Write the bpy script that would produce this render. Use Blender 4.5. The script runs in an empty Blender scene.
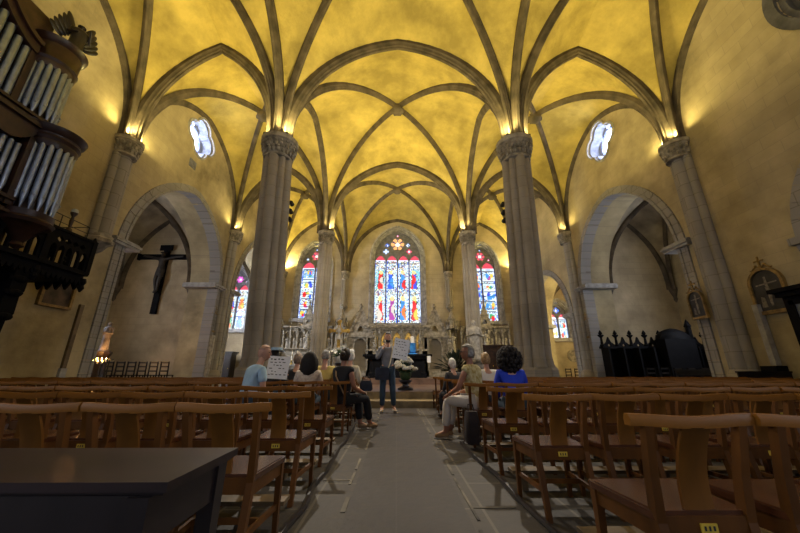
import bpy, bmesh, math, random
from math import sin, cos, pi, sqrt, radians, atan2
from mathutils import Vector, Matrix, Euler
random.seed(7)
S = bpy.context.scene
COL = S.collection

# ------------------------------------------------------------------ camera, world, exposure
PITCH = radians(17.66)
cam = bpy.data.cameras.new('camera'); cam.sensor_width = 36; cam.lens = 14.625; cam.clip_end = 200
co = bpy.data.objects.new('camera', cam); COL.objects.link(co)
co.location = (0, 0, .95); co.rotation_euler = (pi/2+PITCH, 0, -radians(.55)); S.camera = co
S.view_settings.view_transform = 'Standard'; S.view_settings.look = 'None'
S.view_settings.exposure = 2.0; S.view_settings.gamma = 1; S.view_settings.use_curve_mapping = False
try:
    S.cycles.use_denoising = True; S.cycles.max_bounces = 8; S.cycles.diffuse_bounces = 5
    S.cycles.sample_clamp_indirect = 6
except Exception: pass
W = bpy.data.worlds.new('world'); S.world = W; W.use_nodes = True
W.node_tree.nodes['Background'].inputs[0].default_value = (.80, .84, 1, 1)
W.node_tree.nodes['Background'].inputs[1].default_value = .09
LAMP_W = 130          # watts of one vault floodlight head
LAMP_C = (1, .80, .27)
GLASS_E = 1.45
WT = 1.6               # thickness of the side walls
H0 = 9.3             # height of the capitals
XN, XWS = 4.6, {-1: 10.45, 1: 10.95}   # pier axis, inner face of the side walls
YS = [-7.5, 1.4, 10.55, 19.2, 28.0]

# ------------------------------------------------------------------ materials
def nd(nt, t, **k):
    n = nt.nodes.new(t)
    for a, b in k.items(): setattr(n, a, b)
    return n
def mat(name, col, rough=.7, var=.25, scale=3.0, metal=0, bump=0, col2=None, stretch=None, emit=0, spec=.5):
    m = bpy.data.materials.new(name); m.use_nodes = True; nt = m.node_tree
    b = nt.nodes['Principled BSDF']; b.inputs['Roughness'].default_value = rough; b.inputs['Metallic'].default_value = metal
    b.inputs['Specular IOR Level'].default_value = spec
    tc = nd(nt, 'ShaderNodeTexCoord'); src = tc.outputs['Object']
    if stretch:
        mp = nd(nt, 'ShaderNodeMapping'); mp.inputs['Scale'].default_value = stretch
        nt.links.new(src, mp.inputs[0]); src = mp.outputs[0]
    nz = nd(nt, 'ShaderNodeTexNoise'); nz.inputs['Scale'].default_value = scale; nz.inputs['Detail'].default_value = 6
    nt.links.new(src, nz.inputs['Vector'])
    rp = nd(nt, 'ShaderNodeValToRGB')
    c2 = col2 or tuple(c*(1-var*1.6) for c in col); c1 = tuple(min(1, c*(1+var*.5)) for c in col) if not col2 else col
    rp.color_ramp.elements[0].position = .32; rp.color_ramp.elements[1].position = .68
    rp.color_ramp.elements[0].color = (*c2, 1); rp.color_ramp.elements[1].color = (*c1, 1)
    nt.links.new(nz.outputs[0], rp.inputs[0]); nt.links.new(rp.outputs[0], b.inputs['Base Color'])
    if bump:
        bp = nd(nt, 'ShaderNodeBump'); bp.inputs['Strength'].default_value = bump; bp.inputs['Distance'].default_value = .05
        nt.links.new(nz.outputs[0], bp.inputs['Height']); nt.links.new(bp.outputs[0], b.inputs['Normal'])
    if emit:
        nt.links.new(rp.outputs[0], b.inputs['Emission Color']); b.inputs['Emission Strength'].default_value = emit
    return m
def masonry(name, col, mortar, plane, bw=.9, rh=.38, joint=.012, blend=.5, patch=.5, rough=.85, bump=.25, dark=.55):
    """ashlar showing through lime wash; plane picks the two world axes it is laid on"""
    m = bpy.data.materials.new(name); m.use_nodes = True; nt = m.node_tree; L = nt.links.new
    b = nt.nodes['Principled BSDF']; b.inputs['Roughness'].default_value = rough; b.inputs['Specular IOR Level'].default_value = .25
    tc = nd(nt, 'ShaderNodeTexCoord'); sx = nd(nt, 'ShaderNodeSeparateXYZ'); cx = nd(nt, 'ShaderNodeCombineXYZ')
    L(tc.outputs['Object'], sx.inputs[0])
    for i, a in enumerate(plane): L(sx.outputs[a], cx.inputs[i])
    br = nd(nt, 'ShaderNodeTexBrick'); br.inputs['Scale'].default_value = 1
    br.inputs['Brick Width'].default_value = bw; br.inputs['Row Height'].default_value = rh
    br.inputs['Mortar Size'].default_value = joint; br.inputs['Mortar Smooth'].default_value = .3
    br.inputs['Color1'].default_value = (*[c*1.06 for c in col], 1); br.inputs['Color2'].default_value = (*[c*.88 for c in col], 1)
    br.inputs['Mortar'].default_value = (*mortar, 1)
    L(cx.outputs[0], br.inputs['Vector'])
    nz = nd(nt, 'ShaderNodeTexNoise'); nz.inputs['Scale'].default_value = .55; nz.inputs['Detail'].default_value = 8; nz.inputs['Roughness'].default_value = .62
    L(tc.outputs['Object'], nz.inputs['Vector'])
    rp = nd(nt, 'ShaderNodeValToRGB'); e = rp.color_ramp.elements
    e[0].position = .37; e[1].position = .66
    e[0].color = (*[c*dark for c in col], 1); e[1].color = (*[min(1, c*1.15) for c in col], 1)
    L(nz.outputs[0], rp.inputs[0])
    n2 = nd(nt, 'ShaderNodeTexNoise'); n2.inputs['Scale'].default_value = .3; n2.inputs['Detail'].default_value = 4
    L(tc.outputs['Object'], n2.inputs['Vector'])
    mr = nd(nt, 'ShaderNodeMapRange'); mr.inputs['From Min'].default_value = .38; mr.inputs['From Max'].default_value = .62
    mr.inputs['To Min'].default_value = blend-patch/2; mr.inputs['To Max'].default_value = blend+patch/2
    L(n2.outputs[0], mr.inputs[0])
    mx = nd(nt, 'ShaderNodeMix', data_type='RGBA'); L(mr.outputs[0], mx.inputs[0]); L(rp.outputs[0], mx.inputs[6]); L(br.outputs[0], mx.inputs[7])
    L(mx.outputs[2], b.inputs['Base Color'])
    n3 = nd(nt, 'ShaderNodeTexNoise'); n3.inputs['Scale'].default_value = 5; n3.inputs['Detail'].default_value = 6
    L(tc.outputs['Object'], n3.inputs['Vector'])
    bp = nd(nt, 'ShaderNodeBump'); bp.inputs['Strength'].default_value = bump; bp.inputs['Distance'].default_value = .06
    L(n3.outputs[0], bp.inputs['Height']); L(bp.outputs[0], b.inputs['Normal'])
    return m
WALLC = (.49, .405, .245); MORT = (.33, .28, .20)
M = {}
M['wall_side'] = masonry('lime_wash_side', WALLC, MORT, (1, 2), blend=.32, patch=.6, dark=.45, joint=.008)
M['wall_end'] = masonry('lime_wash_end', (.52, .44, .30), MORT, (0, 2), blend=.35)
M['chapel_end'] = masonry('chapel_plaster', (.50, .41, .27), MORT, (0, 2), blend=.25)
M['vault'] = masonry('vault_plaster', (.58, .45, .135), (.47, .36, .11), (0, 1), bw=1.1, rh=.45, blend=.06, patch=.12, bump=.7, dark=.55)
M['floor'] = masonry('floor_slabs', (.052, .045, .039), (.12, .108, .085), (1, 0), bw=1.1, rh=.62, joint=.012, blend=.85, patch=.2, rough=.62, bump=.25)
M['floor_strip'] = masonry('ledger_stones', (.036, .030, .028), (.06, .053, .048), (1, 0), bw=2.3, rh=.9, joint=.006, blend=.6, patch=.2, rough=.6, bump=.25)
M['stone'] = masonry('pier_stone', (.37, .325, .255), (.26, .225, .175), (0, 2), bw=1.4, rh=.42, joint=.009, blend=.6, patch=.5)
M['jamb'] = masonry('jamb_stone', (.33, .315, .30), (.2, .18, .16), (1, 2), bw=.6, rh=.4, joint=.014, blend=.8, patch=.3)
M['rib'] = mat('rib_stone', (.125, .097, .066), .85, .35, 2.2, bump=.2)  # colour darkened to hold the shade on the rib undersides
M['carve'] = mat('carved_stone', (.43, .385, .31), .85, .4, 4, bump=.3)
M['grey'] = mat('grey_stone', (.40, .39, .38), .8, .25, 4)
M['oculus'] = mat('blue_grey_stone', (.30, .33, .42), .75, .25, 4)
M['statue'] = mat('pale_statue', (.52, .48, .41), .7, .3, 6)
M['wood'] = mat('chair_wood', (.115, .041, .0065), .45, .35, 5, stretch=(1, 1, .25), spec=.25)
M['wood_rail'] = mat('chair_rail_wood', (.24, .092, .0105), .5, .35, 5, stretch=(.3, 1, 1), spec=.22)
M['wood_seat'] = mat('chair_seat_wood', (.075, .025, .010), .27, .35, 5, stretch=(1, .3, 1))
M['splat'] = mat('chair_splat_wood', (.175, .068, .009), .45, .35, 5, stretch=(1, 1, .25), spec=.25)
M['kneel'] = mat('kneeler_wood', (.13, .085, .038), .65, .35, 4)
M['dark'] = mat('dark_wood', (.014, .009, .010), .42, .5, 4, stretch=(1, 1, .3))
M['tabletop'] = mat('table_wood', (.024, .014, .015), .36, .5, 5, stretch=(.3, 1, 1))
M['case'] = mat('organ_case_wood', (.042, .017, .011), .4, .4, 4)
M['black'] = mat('black_paint', (.004, .004, .006), .7, .3, 5, spec=.12)
M['iron'] = mat('black_iron', (.015, .015, .016), .5, .3, 8)
M['pipe'] = mat('pipe_metal', (.33, .38, .48), .38, .15, 5, metal=.85)
M['gilt'] = mat('gilding', (.72, .46, .11), .35, .3, 8, metal=.7)
M['frame'] = mat('picture_frame', (.34, .22, .07), .45, .35, 8, metal=.3)
M['paint'] = mat('dark_painting', (.035, .035, .045), .5, .5, 5, col2=(.012, .011, .014))
M['paint_fig'] = mat('painted_figure', (.24, .22, .2), .6, .4, 12)
M['brass'] = mat('brass_plate', (.75, .52, .06), .4, .2, 20, metal=.2)
M['platform'] = mat('sanctuary_boards', (.16, .095, .065), .35, .3, 3)
M['step'] = mat('sanctuary_step_stone', (.27, .205, .11), .6, .3, 4)
M['paper'] = mat('paper', (.78, .78, .80), .8, .03, 4)
M['ink'] = mat('ink', (.02, .02, .025), .8, .1, 4)
M['blue'] = mat('blue_cloth', (.02, .22, .62), .7, .2, 6)
M['leaf'] = mat('leaf_green', (.035, .075, .022), .6, .4, 9)
M['petal'] = mat('white_petal', (.78, .78, .72), .6, .1, 9)
M['ceramic'] = mat('pale_ceramic', (.5, .52, .5), .3, .1, 9)
M['wax'] = mat('candle_wax', (.75, .7, .6), .5, .05, 9)
M['flame'] = mat('flame', (1, .5, .12), .5, .05, 9, emit=30)
M['lens'] = mat('lamp_lens', (1, .8, .35), .5, .02, 9, emit=14)
M['skin'] = mat('skin', (.50, .27, .185), .5, .12, 9)
M['skin_tan'] = mat('skin_tan', (.34, .155, .095), .5, .12, 9)
M['eye'] = mat('eye', (.02, .015, .012), .3, .1, 9)
M['lip'] = mat('lip', (.36, .12, .10), .5, .1, 9)
def cloth(n, c, v=.2, sc=6, **k): return mat(n, c, .85, v, sc, bump=.15, **k)

# ------------------------------------------------------------------ mesh builder
class MB:
    def __init__(s, f=None): s.v = []; s.f = []; s.mi = []; s.t = f; s.cur = 0
    def add(s, vs, fs):
        o = len(s.v); s.v += [Vector(v) for v in vs]
        for f in fs: s.f.append([o+i for i in f]); s.mi.append(s.cur)
    def box(s, c, d, rz=0, rx=0, ry=0, taper=1):
        hx, hy, hz = d[0]/2, d[1]/2, d[2]/2; R = Euler((rx, ry, rz)).to_matrix(); c = Vector(c)
        vs = []
        for z, k in ((-hz, 1), (hz, taper)):
            for x, y in ((-hx, -hy), (hx, -hy), (hx, hy), (-hx, hy)): vs.append(c+R@Vector((x*k, y*k, z)))
        s.add(vs, [(3, 2, 1, 0), (4, 5, 6, 7), (0, 1, 5, 4), (1, 2, 6, 5), (2, 3, 7, 6), (3, 0, 4, 7)])
    def bar(s, p, q, a, b, a2=None, b2=None, up=(0, 0, 1)):
        """rectangular bar from p to q, a wide (across up), b deep"""
        p, q = Vector(p), Vector(q); t = (q-p).normalized(); u = Vector(up)
        if abs(t.dot(u)) > .95: u = Vector((0, 1, 0))
        x = t.cross(u).normalized(); y = x.cross(t).normalized(); a2 = a2 or a; b2 = b2 or b
        vs = []
        for c, w, d in ((p, a, b), (q, a2, b2)):
            for i, j in ((-1, -1), (1, -1), (1, 1), (-1, 1)): vs.append(c+x*(i*w/2)+y*(j*d/2))
        s.add(vs, [(3, 2, 1, 0), (4, 5, 6, 7), (0, 1, 5, 4), (1, 2, 6, 5), (2, 3, 7, 6), (3, 0, 4, 7)])
    def tube(s, pts, r, n=8, cap=True):
        pts = [Vector(p) for p in pts]; rs = r if isinstance(r, (list, tuple)) else [r]*len(pts)
        o = len(s.v); rings = []; px = None
        for i, p in enumerate(pts):
            t = (pts[min(i+1, len(pts)-1)]-pts[max(i-1, 0)])
            t = t.normalized() if t.length > 1e-9 else Vector((0, 0, 1))
            if px is None:
                u = Vector((0, 0, 1)) if abs(t.z) < .9 else Vector((1, 0, 0)); px = u.cross(t).normalized()
            px = (px-t*px.dot(t)).normalized(); py = t.cross(px)
            rings.append([p+(px*cos(2*pi*k/n)+py*sin(2*pi*k/n))*rs[i] for k in range(n)])
        vs = [v for g in rings for v in g]; fs = []
        for i in range(len(pts)-1):
            for k in range(n): fs.append((i*n+k, i*n+(k+1) % n, (i+1)*n+(k+1) % n, (i+1)*n+k))
        if cap: fs += [tuple(range(n-1, -1, -1)), tuple((len(pts)-1)*n+k for k in range(n))]
        s.add(vs, fs)
    def lathe(s, prof, c=(0, 0, 0), n=16, lobes=0, amp=0, a0=0, a1=2*pi, sx=1, sy=1):
        c = Vector(c); vs = []; fs = []; full = abs(a1-a0-2*pi) < 1e-6; N = n if full else n+1
        for r, z in prof:
            for k in range(N):
                a = a0+(a1-a0)*k/n; rr = r*(1+amp*cos(lobes*a)) if lobes else r
                vs.append(c+Vector((rr*cos(a)*sx, rr*sin(a)*sy, z)))
        for i in range(len(prof)-1):
            for k in range(n):
                k2 = (k+1) % N
                fs.append((i*N+k, i*N+k2, (i+1)*N+k2, (i+1)*N+k))
        fs += [tuple(range(N-1, -1, -1)), tuple((len(prof)-1)*N+k for k in range(N))]
        s.add(vs, fs)
    def ell(s, c, r, n=12, m=8, R=None, noise=0):
        c = Vector(c); vs = []; fs = []
        for i in range(m+1):
            th = pi*i/m
            for k in range(n):
                a = 2*pi*k/n; v = Vector((sin(th)*cos(a)*r[0], sin(th)*sin(a)*r[1], cos(th)*r[2]))
                if noise: v *= 1+random.uniform(-noise, noise)
                if R is not None: v = R@v
                vs.append(c+v)
        for i in range(m):
            for k in range(n): fs.append((i*n+k, (i+1)*n+k, (i+1)*n+(k+1) % n, i*n+(k+1) % n))
        s.add(vs, fs)
    def loft(s, secs, closed=True, caps=True):
        n = len(secs[0]); vs = [v for g in secs for v in g]; fs = []
        for i in range(len(secs)-1):
            for k in range(n if closed else n-1): fs.append((i*n+k, i*n+(k+1) % n, (i+1)*n+(k+1) % n, (i+1)*n+k))
        if caps: fs += [tuple(range(n-1, -1, -1)), tuple((len(secs)-1)*n+k for k in range(n))]
        s.add(vs, fs)
    def prism(s, poly, mp, d0, d1):
        """2-D polygon pushed from depth d0 to d1; mp maps (u, v, w) to a point"""
        n = len(poly); vs = [mp(u, v, d0) for u, v in poly]+[mp(u, v, d1) for u, v in poly]
        s.add(vs, [tuple(range(n-1, -1, -1)), tuple(range(n, 2*n))]+[(k, (k+1) % n, n+(k+1) % n, n+k) for k in range(n)])
    def merge(s, me):
        s.add([v.co.copy() for v in me.vertices], [tuple(p.vertices) for p in me.polygons])
    def mesh(s, name, mats, smooth=None, fix=True):
        me = bpy.data.meshes.new(name)
        vs = [s.t(v) for v in s.v] if s.t else s.v
        me.from_pydata([tuple(v) for v in vs], [], s.f); me.update()
        for m in (mats if isinstance(mats, (list, tuple)) else [mats]): me.materials.append(m)
        if max(s.mi, default=0): me.polygons.foreach_set('material_index', s.mi)
        if fix:
            bm = bmesh.new(); bm.from_mesh(me); bmesh.ops.recalc_face_normals(bm, faces=bm.faces[:]); bm.to_mesh(me); bm.free()
        if smooth:
            me.polygons.foreach_set('use_smooth', [True]*len(me.polygons))
            try: me.set_sharp_from_angle(angle=radians(smooth))
            except Exception: pass
        return me
    def build(s, name, mats, parent=None, smooth=None, loc=None, rz=0, fix=True):
        o = bpy.data.objects.new(name, s.mesh(name, mats, smooth, fix)); COL.objects.link(o)
        if parent: o.parent = parent
        if loc is not None: o.location = loc
        if rz: o.rotation_euler.z = rz
        return o
def tag(o, label=None, cat=None, group=None, kind=None):
    if label: o['label'] = label
    if cat: o['category'] = cat
    if group: o['group'] = group
    if kind: o['kind'] = kind
    return o
def thing(name, label, cat, loc=(0, 0, 0), rz=0, group=None):
    o = bpy.data.objects.new(name, None); COL.objects.link(o); o.empty_display_size = .1
    o.location = loc; o.rotation_euler.z = rz
    return tag(o, label, cat, group)
def shell(name):
    o = bpy.data.objects.new(name, None); COL.objects.link(o); return tag(o, kind='structure')
def copy_tree(o, loc=None, rz=None, label=None, group=None, parent=None):
    c = o.copy(); COL.objects.link(c); c.parent = parent
    for ch in list(o.children): copy_tree(ch, parent=c)
    if loc is not None: c.location = loc
    if rz is not None: c.rotation_euler.z = rz
    if label: c['label'] = label
    if group: c['group'] = group
    return c
def plate(loops, d0, d1, mp):
    """flat slab with holes (even-odd) between depths d0 and d1, as a mesh mapped by mp(u, v, w)"""
    cu = bpy.data.curves.new('t', 'CURVE'); cu.dimensions = '2D'; cu.fill_mode = 'BOTH'; cu.extrude = abs(d1-d0)/2
    for lp in loops:
        sp = cu.splines.new('POLY'); sp.points.add(len(lp)-1); sp.use_cyclic_u = True
        for p, (u, v) in zip(sp.points, lp): p.co = (u, v, 0, 1)
    ob = bpy.data.objects.new('t', cu); COL.objects.link(ob)
    dg = bpy.context.evaluated_depsgraph_get(); dg.update()
    me = bpy.data.meshes.new_from_object(ob.evaluated_get(dg))
    bpy.data.objects.remove(ob); bpy.data.curves.remove(cu)
    mb = MB(); mid = (d0+d1)/2
    mb.add([mp(v.co.x, v.co.y, mid+v.co.z) for v in me.vertices], [tuple(p.vertices) for p in me.polygons])
    bpy.data.meshes.remove(me); return mb
# maps: depth w grows away from the nave
def SIDE(sg, x=None): return lambda u, v, w: Vector((sg*((XWS[sg] if x is None else x)+w), u, v))
def END(y): return lambda u, v, w: Vector((u, y+w, v))

# ------------------------------------------------------------------ arch geometry
def half_arc(s, r, n):
    """(d, z) samples of half an arch of half-span s and rise r, from the springing to the crown"""
    if r > s*1.001:
        R = (s*s+r*r)/(2*s); tm = math.acos(max(-1, (R-s)/R)); return [(R*(1-cos(tm*i/n)), R*sin(tm*i/n)) for i in range(n+1)]
    return [(s*(1-cos(pi/2*i/n)), r*sin(pi/2*i/n)) for i in range(n+1)]
def arch_loop(c, hw, z0, zs, za, n=14):
    h = half_arc(hw, za-zs, n)
    L = [(c-hw, z0)]+[(c-hw+d, zs+z) for d, z in h]; R = [(c+hw-d, zs+z) for d, z in reversed(h[:-1])]+[(c+hw, z0)]
    return L+R
def circle(c, z, r, n=24): return [(c+r*cos(2*pi*k/n), z+r*sin(2*pi*k/n)) for k in range(n)]
def foil(c, z, r, lobes=4, amp=.22, n=48, ph=0):
    """true multifoil: union of round lobes, overall radius about r"""
    b_ = r*(.5 if lobes < 6 else .62); a_ = r*(1+amp*.2)-b_; out = []
    for k in range(n):
        t = 2*pi*k/n; best = .05
        for q in range(lobes):
            f_ = t-2*pi*q/lobes-ph/1.0 if lobes != 3 else t-2*pi*q/3-pi/2
            h = a_*a_-(b_*sin(f_))**2
            if h > 0: best = max(best, b_*cos(f_)+sqrt(h))
        out.append((c+best*cos(t), z+best*sin(t)))
    return out
def voussoirs(mb, path, width, w0, w1, mp, step=.42, gap=.006):
    """blocks following an open (u, v) path, set outside it"""
    P = [Vector(p) for p in path]; L = [0]
    for a, b in zip(P, P[1:]): L.append(L[-1]+(b-a).length)
    N = max(2, int(L[-1]/step))
    def at(s):
        s = max(0, min(L[-1], s))
        for i in range(len(P)-1):
            if s <= L[i+1]+1e-9:
                t = (P[i+1]-P[i]).normalized(); return P[i]+t*(s-L[i]), Vector((-t.y, t.x))
    for k in range(N):
        a, na = at(L[-1]*k/N+gap); b, nb = at(L[-1]*(k+1)/N-gap)
        wd = width*(1 if k % 2 else 1.0)
        q = [a, b, b+nb*wd, a+na*wd]
        mb.prism([(p.x, p.y) for p in q], mp, w0, w1)

# ------------------------------------------------------------------ vault
def arch_pts(A, E, zs, ze, n, off=0):
    A, E = Vector(A), Vector(E); h = (E-A).normalized(); s = (E-A).length
    return [Vector((A.x+h.x*d, A.y+h.y*d, zs+z)) for d, z in half_arc(s, ze-zs, n)]
RIB = [(-.19, -.12), (-.19, .08), (-.13, .13), (-.12, .20), (-.07, .235), (-.06, .29), (0, .32), (.06, .29), (.07, .235), (.12, .20), (.13, .13), (.19, .08), (.19, -.12)]
def rib_half(mb, A, E, zs, ze, k=1.0, n=18, off=.22):
    A, E = Vector(A), Vector(E); h = (E-A).normalized(); s = (E-A).length
    pts = half_arc(s, ze-zs, n); lat = Vector((-h.y, h.x, 0)); H = Vector((h.x, h.y, 0)); secs = []
    for i, (d, z) in enumerate(pts):
        a = pts[max(i-1, 0)]; b = pts[min(i+1, n)]
        if i == n: a, b = (0, 0), (1, 0)
        t = Vector((b[0]-a[0], b[1]-a[1])).normalized()
        N = H*t.y-Vector((0, 0, 1))*t.x
        p = Vector((A.x, A.y, zs+z))+H*d+H*(off*(1-i/n)**2)
        secs.append([p+lat*(u*k*.70)+N*(w*k*.80) for u, w in RIB])
    mb.loft(secs)
def web(mb, A, E, C, zs, ze, zc, n=16, m=6, bulge=.22):
    e = arch_pts(A, E, zs, ze, n); c = arch_pts(A, C, zs, zc, n); vs = []
    for i in range(n+1):
        for j in range(m+1):
            u = j/m; p = e[i].lerp(c[i], u); p.z += bulge*4*u*(1-u)*(i/n); vs.append(p)
    mb.add(vs, [(i*(m+1)+j, i*(m+1)+j+1, (i+1)*(m+1)+j+1, (i+1)*(m+1)+j) for i in range(n) for j in range(m)])
ceiling = shell('ceiling')
def vault(x0, x1, y0, y1, zs, zx0, zx1, zy0, zy1, zc, m=None):
    """one bay: apex heights of the arches on x0, x1, y0, y1 and of the boss"""
    mb = MB(); cx, cy = (x0+x1)/2, (y0+y1)/2; C = (cx, cy)
    for y, z in ((y0, zy0), (y1, zy1)):
        for x in (x0, x1): web(mb, (x, y), (cx, y), C, zs, z, zc)
    for x, z in ((x0, zx0), (x1, zx1)):
        for y in (y0, y1): web(mb, (x, y), (x, cy), C, zs, z, zc)
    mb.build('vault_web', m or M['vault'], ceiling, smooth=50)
def rib_arch(A, B, zs, ze, k=1.0):
    mb = MB(); E = ((A[0]+B[0])/2, (A[1]+B[1])/2)
    rib_half(mb, A, E, zs, ze, k); rib_half(mb, B, E, zs, ze, k); mb.build('rib', M['rib'], ceiling, smooth=40)
XS = [-XWS[-1], -XN, XN, XWS[1]]
ZT = {0: 14.2, 1: 14.5, 2: 14.2}; ZB = {0: 14.75, 1: 15.25, 2: 14.75}
ZL = [14.2, 14.4, 14.4, 14.2]
for b in range(4):
    y0, y1 = YS[b], YS[b+1]
    for a in range(3):
        x0, x1 = XS[a], XS[a+1]
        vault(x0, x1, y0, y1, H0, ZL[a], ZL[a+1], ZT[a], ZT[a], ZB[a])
        if b == 0: continue
        rib_arch((x0, y0), (x1, y1), H0, ZB[a]); rib_arch((x0, y1), (x1, y0), H0, ZB[a])
        mb = MB(); mb.lathe([(.05, -.62), (.2, -.6), (.34, -.5), (.36, -.34), (.26, -.25), (.26, 0)], ((x0+x1)/2, (y0+y1)/2, ZB[a]+.12), 12, lobes=6, amp=.1)
        mb.build('boss', M['rib'], ceiling, smooth=40)
    if b:
        for a in range(4): rib_arch((XS[a], y0), (XS[a], y1), H0, ZL[a], 1.15 if a in (1, 2) else .8)
for k, y in enumerate(YS):
    for a in range(3):
        if k: rib_arch((XS[a], y), (XS[a+1], y), H0, ZT[a], 1.3 if k < 4 else .9)

# ------------------------------------------------------------------ floor
mb = MB()
mb.add([(-18, -8, 0), (18, -8, 0), (18, 29, 0), (-18, 29, 0), (-18, -8, -.2), (18, -8, -.2), (18, 29, -.2), (-18, 29, -.2)],
       [(0, 1, 2, 3), (7, 6, 5, 4), (0, 4, 5, 1), (1, 5, 6, 2), (2, 6, 7, 3), (3, 7, 4, 0)])
floor = mb.build('floor', M['floor']); tag(floor, kind='structure')
mb = MB(); mb.box((.07, 4.4, .002), (.84, 9.4, .006)); mb.build('ledger_stones', M['floor_strip'], floor)
mb = MB(); rr = random.Random(11)
for x in (-.39, .53):
    y = .2
    while y < 9:
        L = rr.uniform(.25, .9); mb.box((x+rr.uniform(-.015, .015), y+L/2, .002), (rr.uniform(.012, .035), L, .007), rz=rr.uniform(-.02, .02)); y += L+rr.uniform(0, .5)
for k in range(14): mb.box(((-.53, .70)[k % 2], .9+k*.62, .002), ((.26, .32)[k % 2], .02, .006))
mb.build('mortar_line', mat('mortar', (.15, .132, .10), .8, .6, 3), floor)

# ------------------------------------------------------------------ side walls with chapel arches
AC, AH, AZ, AA = 15.05, 3.38, 5.5, 9.55
holes = {-1: [arch_loop(AC, AH, -.05, AZ, AA), arch_loop(23.5, 3.2, -.05, 5.6, 10.3), foil(14.6, 12.75, 1.05)],
         1: [arch_loop(AC, AH, -.05, AZ, AA), arch_loop(23.3, 3.0, -.05, 4.2, 7.7), foil(14.6, 12.75, 1.05), circle(5.2, 10.9, 1.35, 40), arch_loop(5.8, 2.0, 4.0, 4.4, 6.9)]}
for sg, nm in ((-1, 'wall_left'), (1, 'wall_right')):
    w = plate([[(-8, -.1), (28.4, -.1), (28.4, 16.2), (-8, 16.2)]]+holes[sg]+[arch_loop(-3.2, 1.5, 2.6, 7.6, 9.6)], 0, WT, SIDE(sg)).build(nm, M['wall_side'])
    tag(w, kind='structure')
    mp = SIDE(sg); n = 1
    for i, (c, hw, zs, za) in enumerate(((AC, AH, AZ, AA), (23.5, 3.2, 5.6, 10.3) if sg < 0 else (23.3, 3.0, 4.2, 7.7))):
        loop = arch_loop(c, hw-.012, 0, zs, za, 18)
        mb = MB(); voussoirs(mb, loop, .38, -.06, .5, mp); voussoirs(mb, arch_loop(c, hw-.03, 0, zs, za, 18), .12, -.10, .2, mp)
        mb.build('arch_moulding', M['jamb'], w)
        mb = MB()
        for q in (-1, 1):
            u = c+q*hw
            for dz, pr in ((0, .16), (.09, .22), (.18, .12)): mb.prism([(u-.5-pr*.5, zs+dz-.1), (u+.5+pr*.5, zs+dz-.1), (u+.5+pr*.5, zs+dz-.01), (u-.5-pr*.5, zs+dz-.01)], mp, -pr-.05, WT+.02)
        mb.build('impost', M['grey'], w)
    # oculus in the wall of the second bay: moulded rim, deep reveal, round light
    wi = shell('window_%d' % (1 if sg < 0 else 2))
    rim = plate([foil(14.6, 12.75, 1.16), foil(14.6, 12.75, 1.05)], -.07, .1, mp); rim.build('frame', M['grey'], wi)
    rv = plate([foil(14.6, 12.75, 1.10), foil(14.6, 12.75, 1.0)], .1, .9, mp); rv.build('reveal', M['oculus'], wi)
    pl = plate([foil(14.6, 12.75, 1.07), circle(14.6, 12.75, .80, 36), circle(14.6, 13.72, .12, 12), circle(14.6, 11.78, .12, 12)], .62, .72, mp); pl.build('tracery', M['oculus'], wi)
w_right = bpy.data.objects['wall_right']
mp = SIDE(1)
mb = MB(); voussoirs(mb, arch_loop(5.8, 1.985, 4.4, 4.4, 6.9, 14), .34, -.06, .3, mp); mb.build('arch_moulding', M['jamb'], w_right)
mb = MB(); mb.prism([(7.6, 4.15), (8.15, 4.15), (8.15, 4.35), (7.6, 4.35)], mp, -.3, .2); mb.prism([(7.7, 3.9), (8.05, 3.9), (8.1, 4.15), (7.65, 4.15)], mp, -.18, .2); mb.build('corbel', M['jamb'], w_right)
mb = MB(); mb.prism([(3.6, 3.7), (8.0, 3.7), (8.0, 7.1), (3.6, 7.1)], mp, .75, .95); mb.build('blind_panel', M['wall_side'], w_right)

# ------------------------------------------------------------------ stained glass
PAL = [(.01, .02, .17), (.20, .006, .008), (.012, .07, .17), (.19, .14, .02), (.012, .09, .03), (.10, .015, .09), (.006, .03, .21), (.22, .05, .01)]
PALE = [(.17, .2, .23), (.10, .14, .19), (.19, .19, .16), (.06, .11, .18), (.17, .15, .09), (.02, .025, .04), (.22, .24, .25), (.08, .02, .03), (.03, .05, .04)]
glassm = bpy.data.materials.new('stained_glass'); glassm.use_nodes = True; nt = glassm.node_tree
b = nt.nodes['Principled BSDF']; at = nd(nt, 'ShaderNodeAttribute'); at.attribute_name = 'tint'
nt.links.new(at.outputs[0], b.inputs['Emission Color']); b.inputs['Emission Strength'].default_value = GLASS_E
b.inputs['Base Color'].default_value = (.03, .03, .04, 1); b.inputs['Roughness'].default_value = .25
def glass(name, u0, u1, z0, z1, cell, fn, mp, w, parent, keep=None):
    nu, nz = int(round((u1-u0)/cell)), int(round((z1-z0)/cell)); mb = MB(); cols = []
    for i in range(nu):
        for j in range(nz):
            a, c = u0+(u1-u0)*i/nu, u0+(u1-u0)*(i+1)/nu; p, q = z0+(z1-z0)*j/nz, z0+(z1-z0)*(j+1)/nz
            if keep and not keep((a+c)/2, (p+q)/2): continue
            mb.add([mp(a, p, w), mp(c, p, w), mp(c, q, w), mp(a, q, w)], [(0, 1, 2, 3)]); cols.append(fn((a+c)/2, (p+q)/2))
    me = mb.mesh(name, glassm, fix=False)
    ca = me.color_attributes.new('tint', 'FLOAT_COLOR', 'CORNER')
    for k, pl in enumerate(me.polygons):
        for li in pl.loop_indices: ca.data[li].color = (*cols[k], 1)
    o = bpy.data.objects.new(name, me); COL.objects.link(o); o.parent = parent; return o
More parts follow.
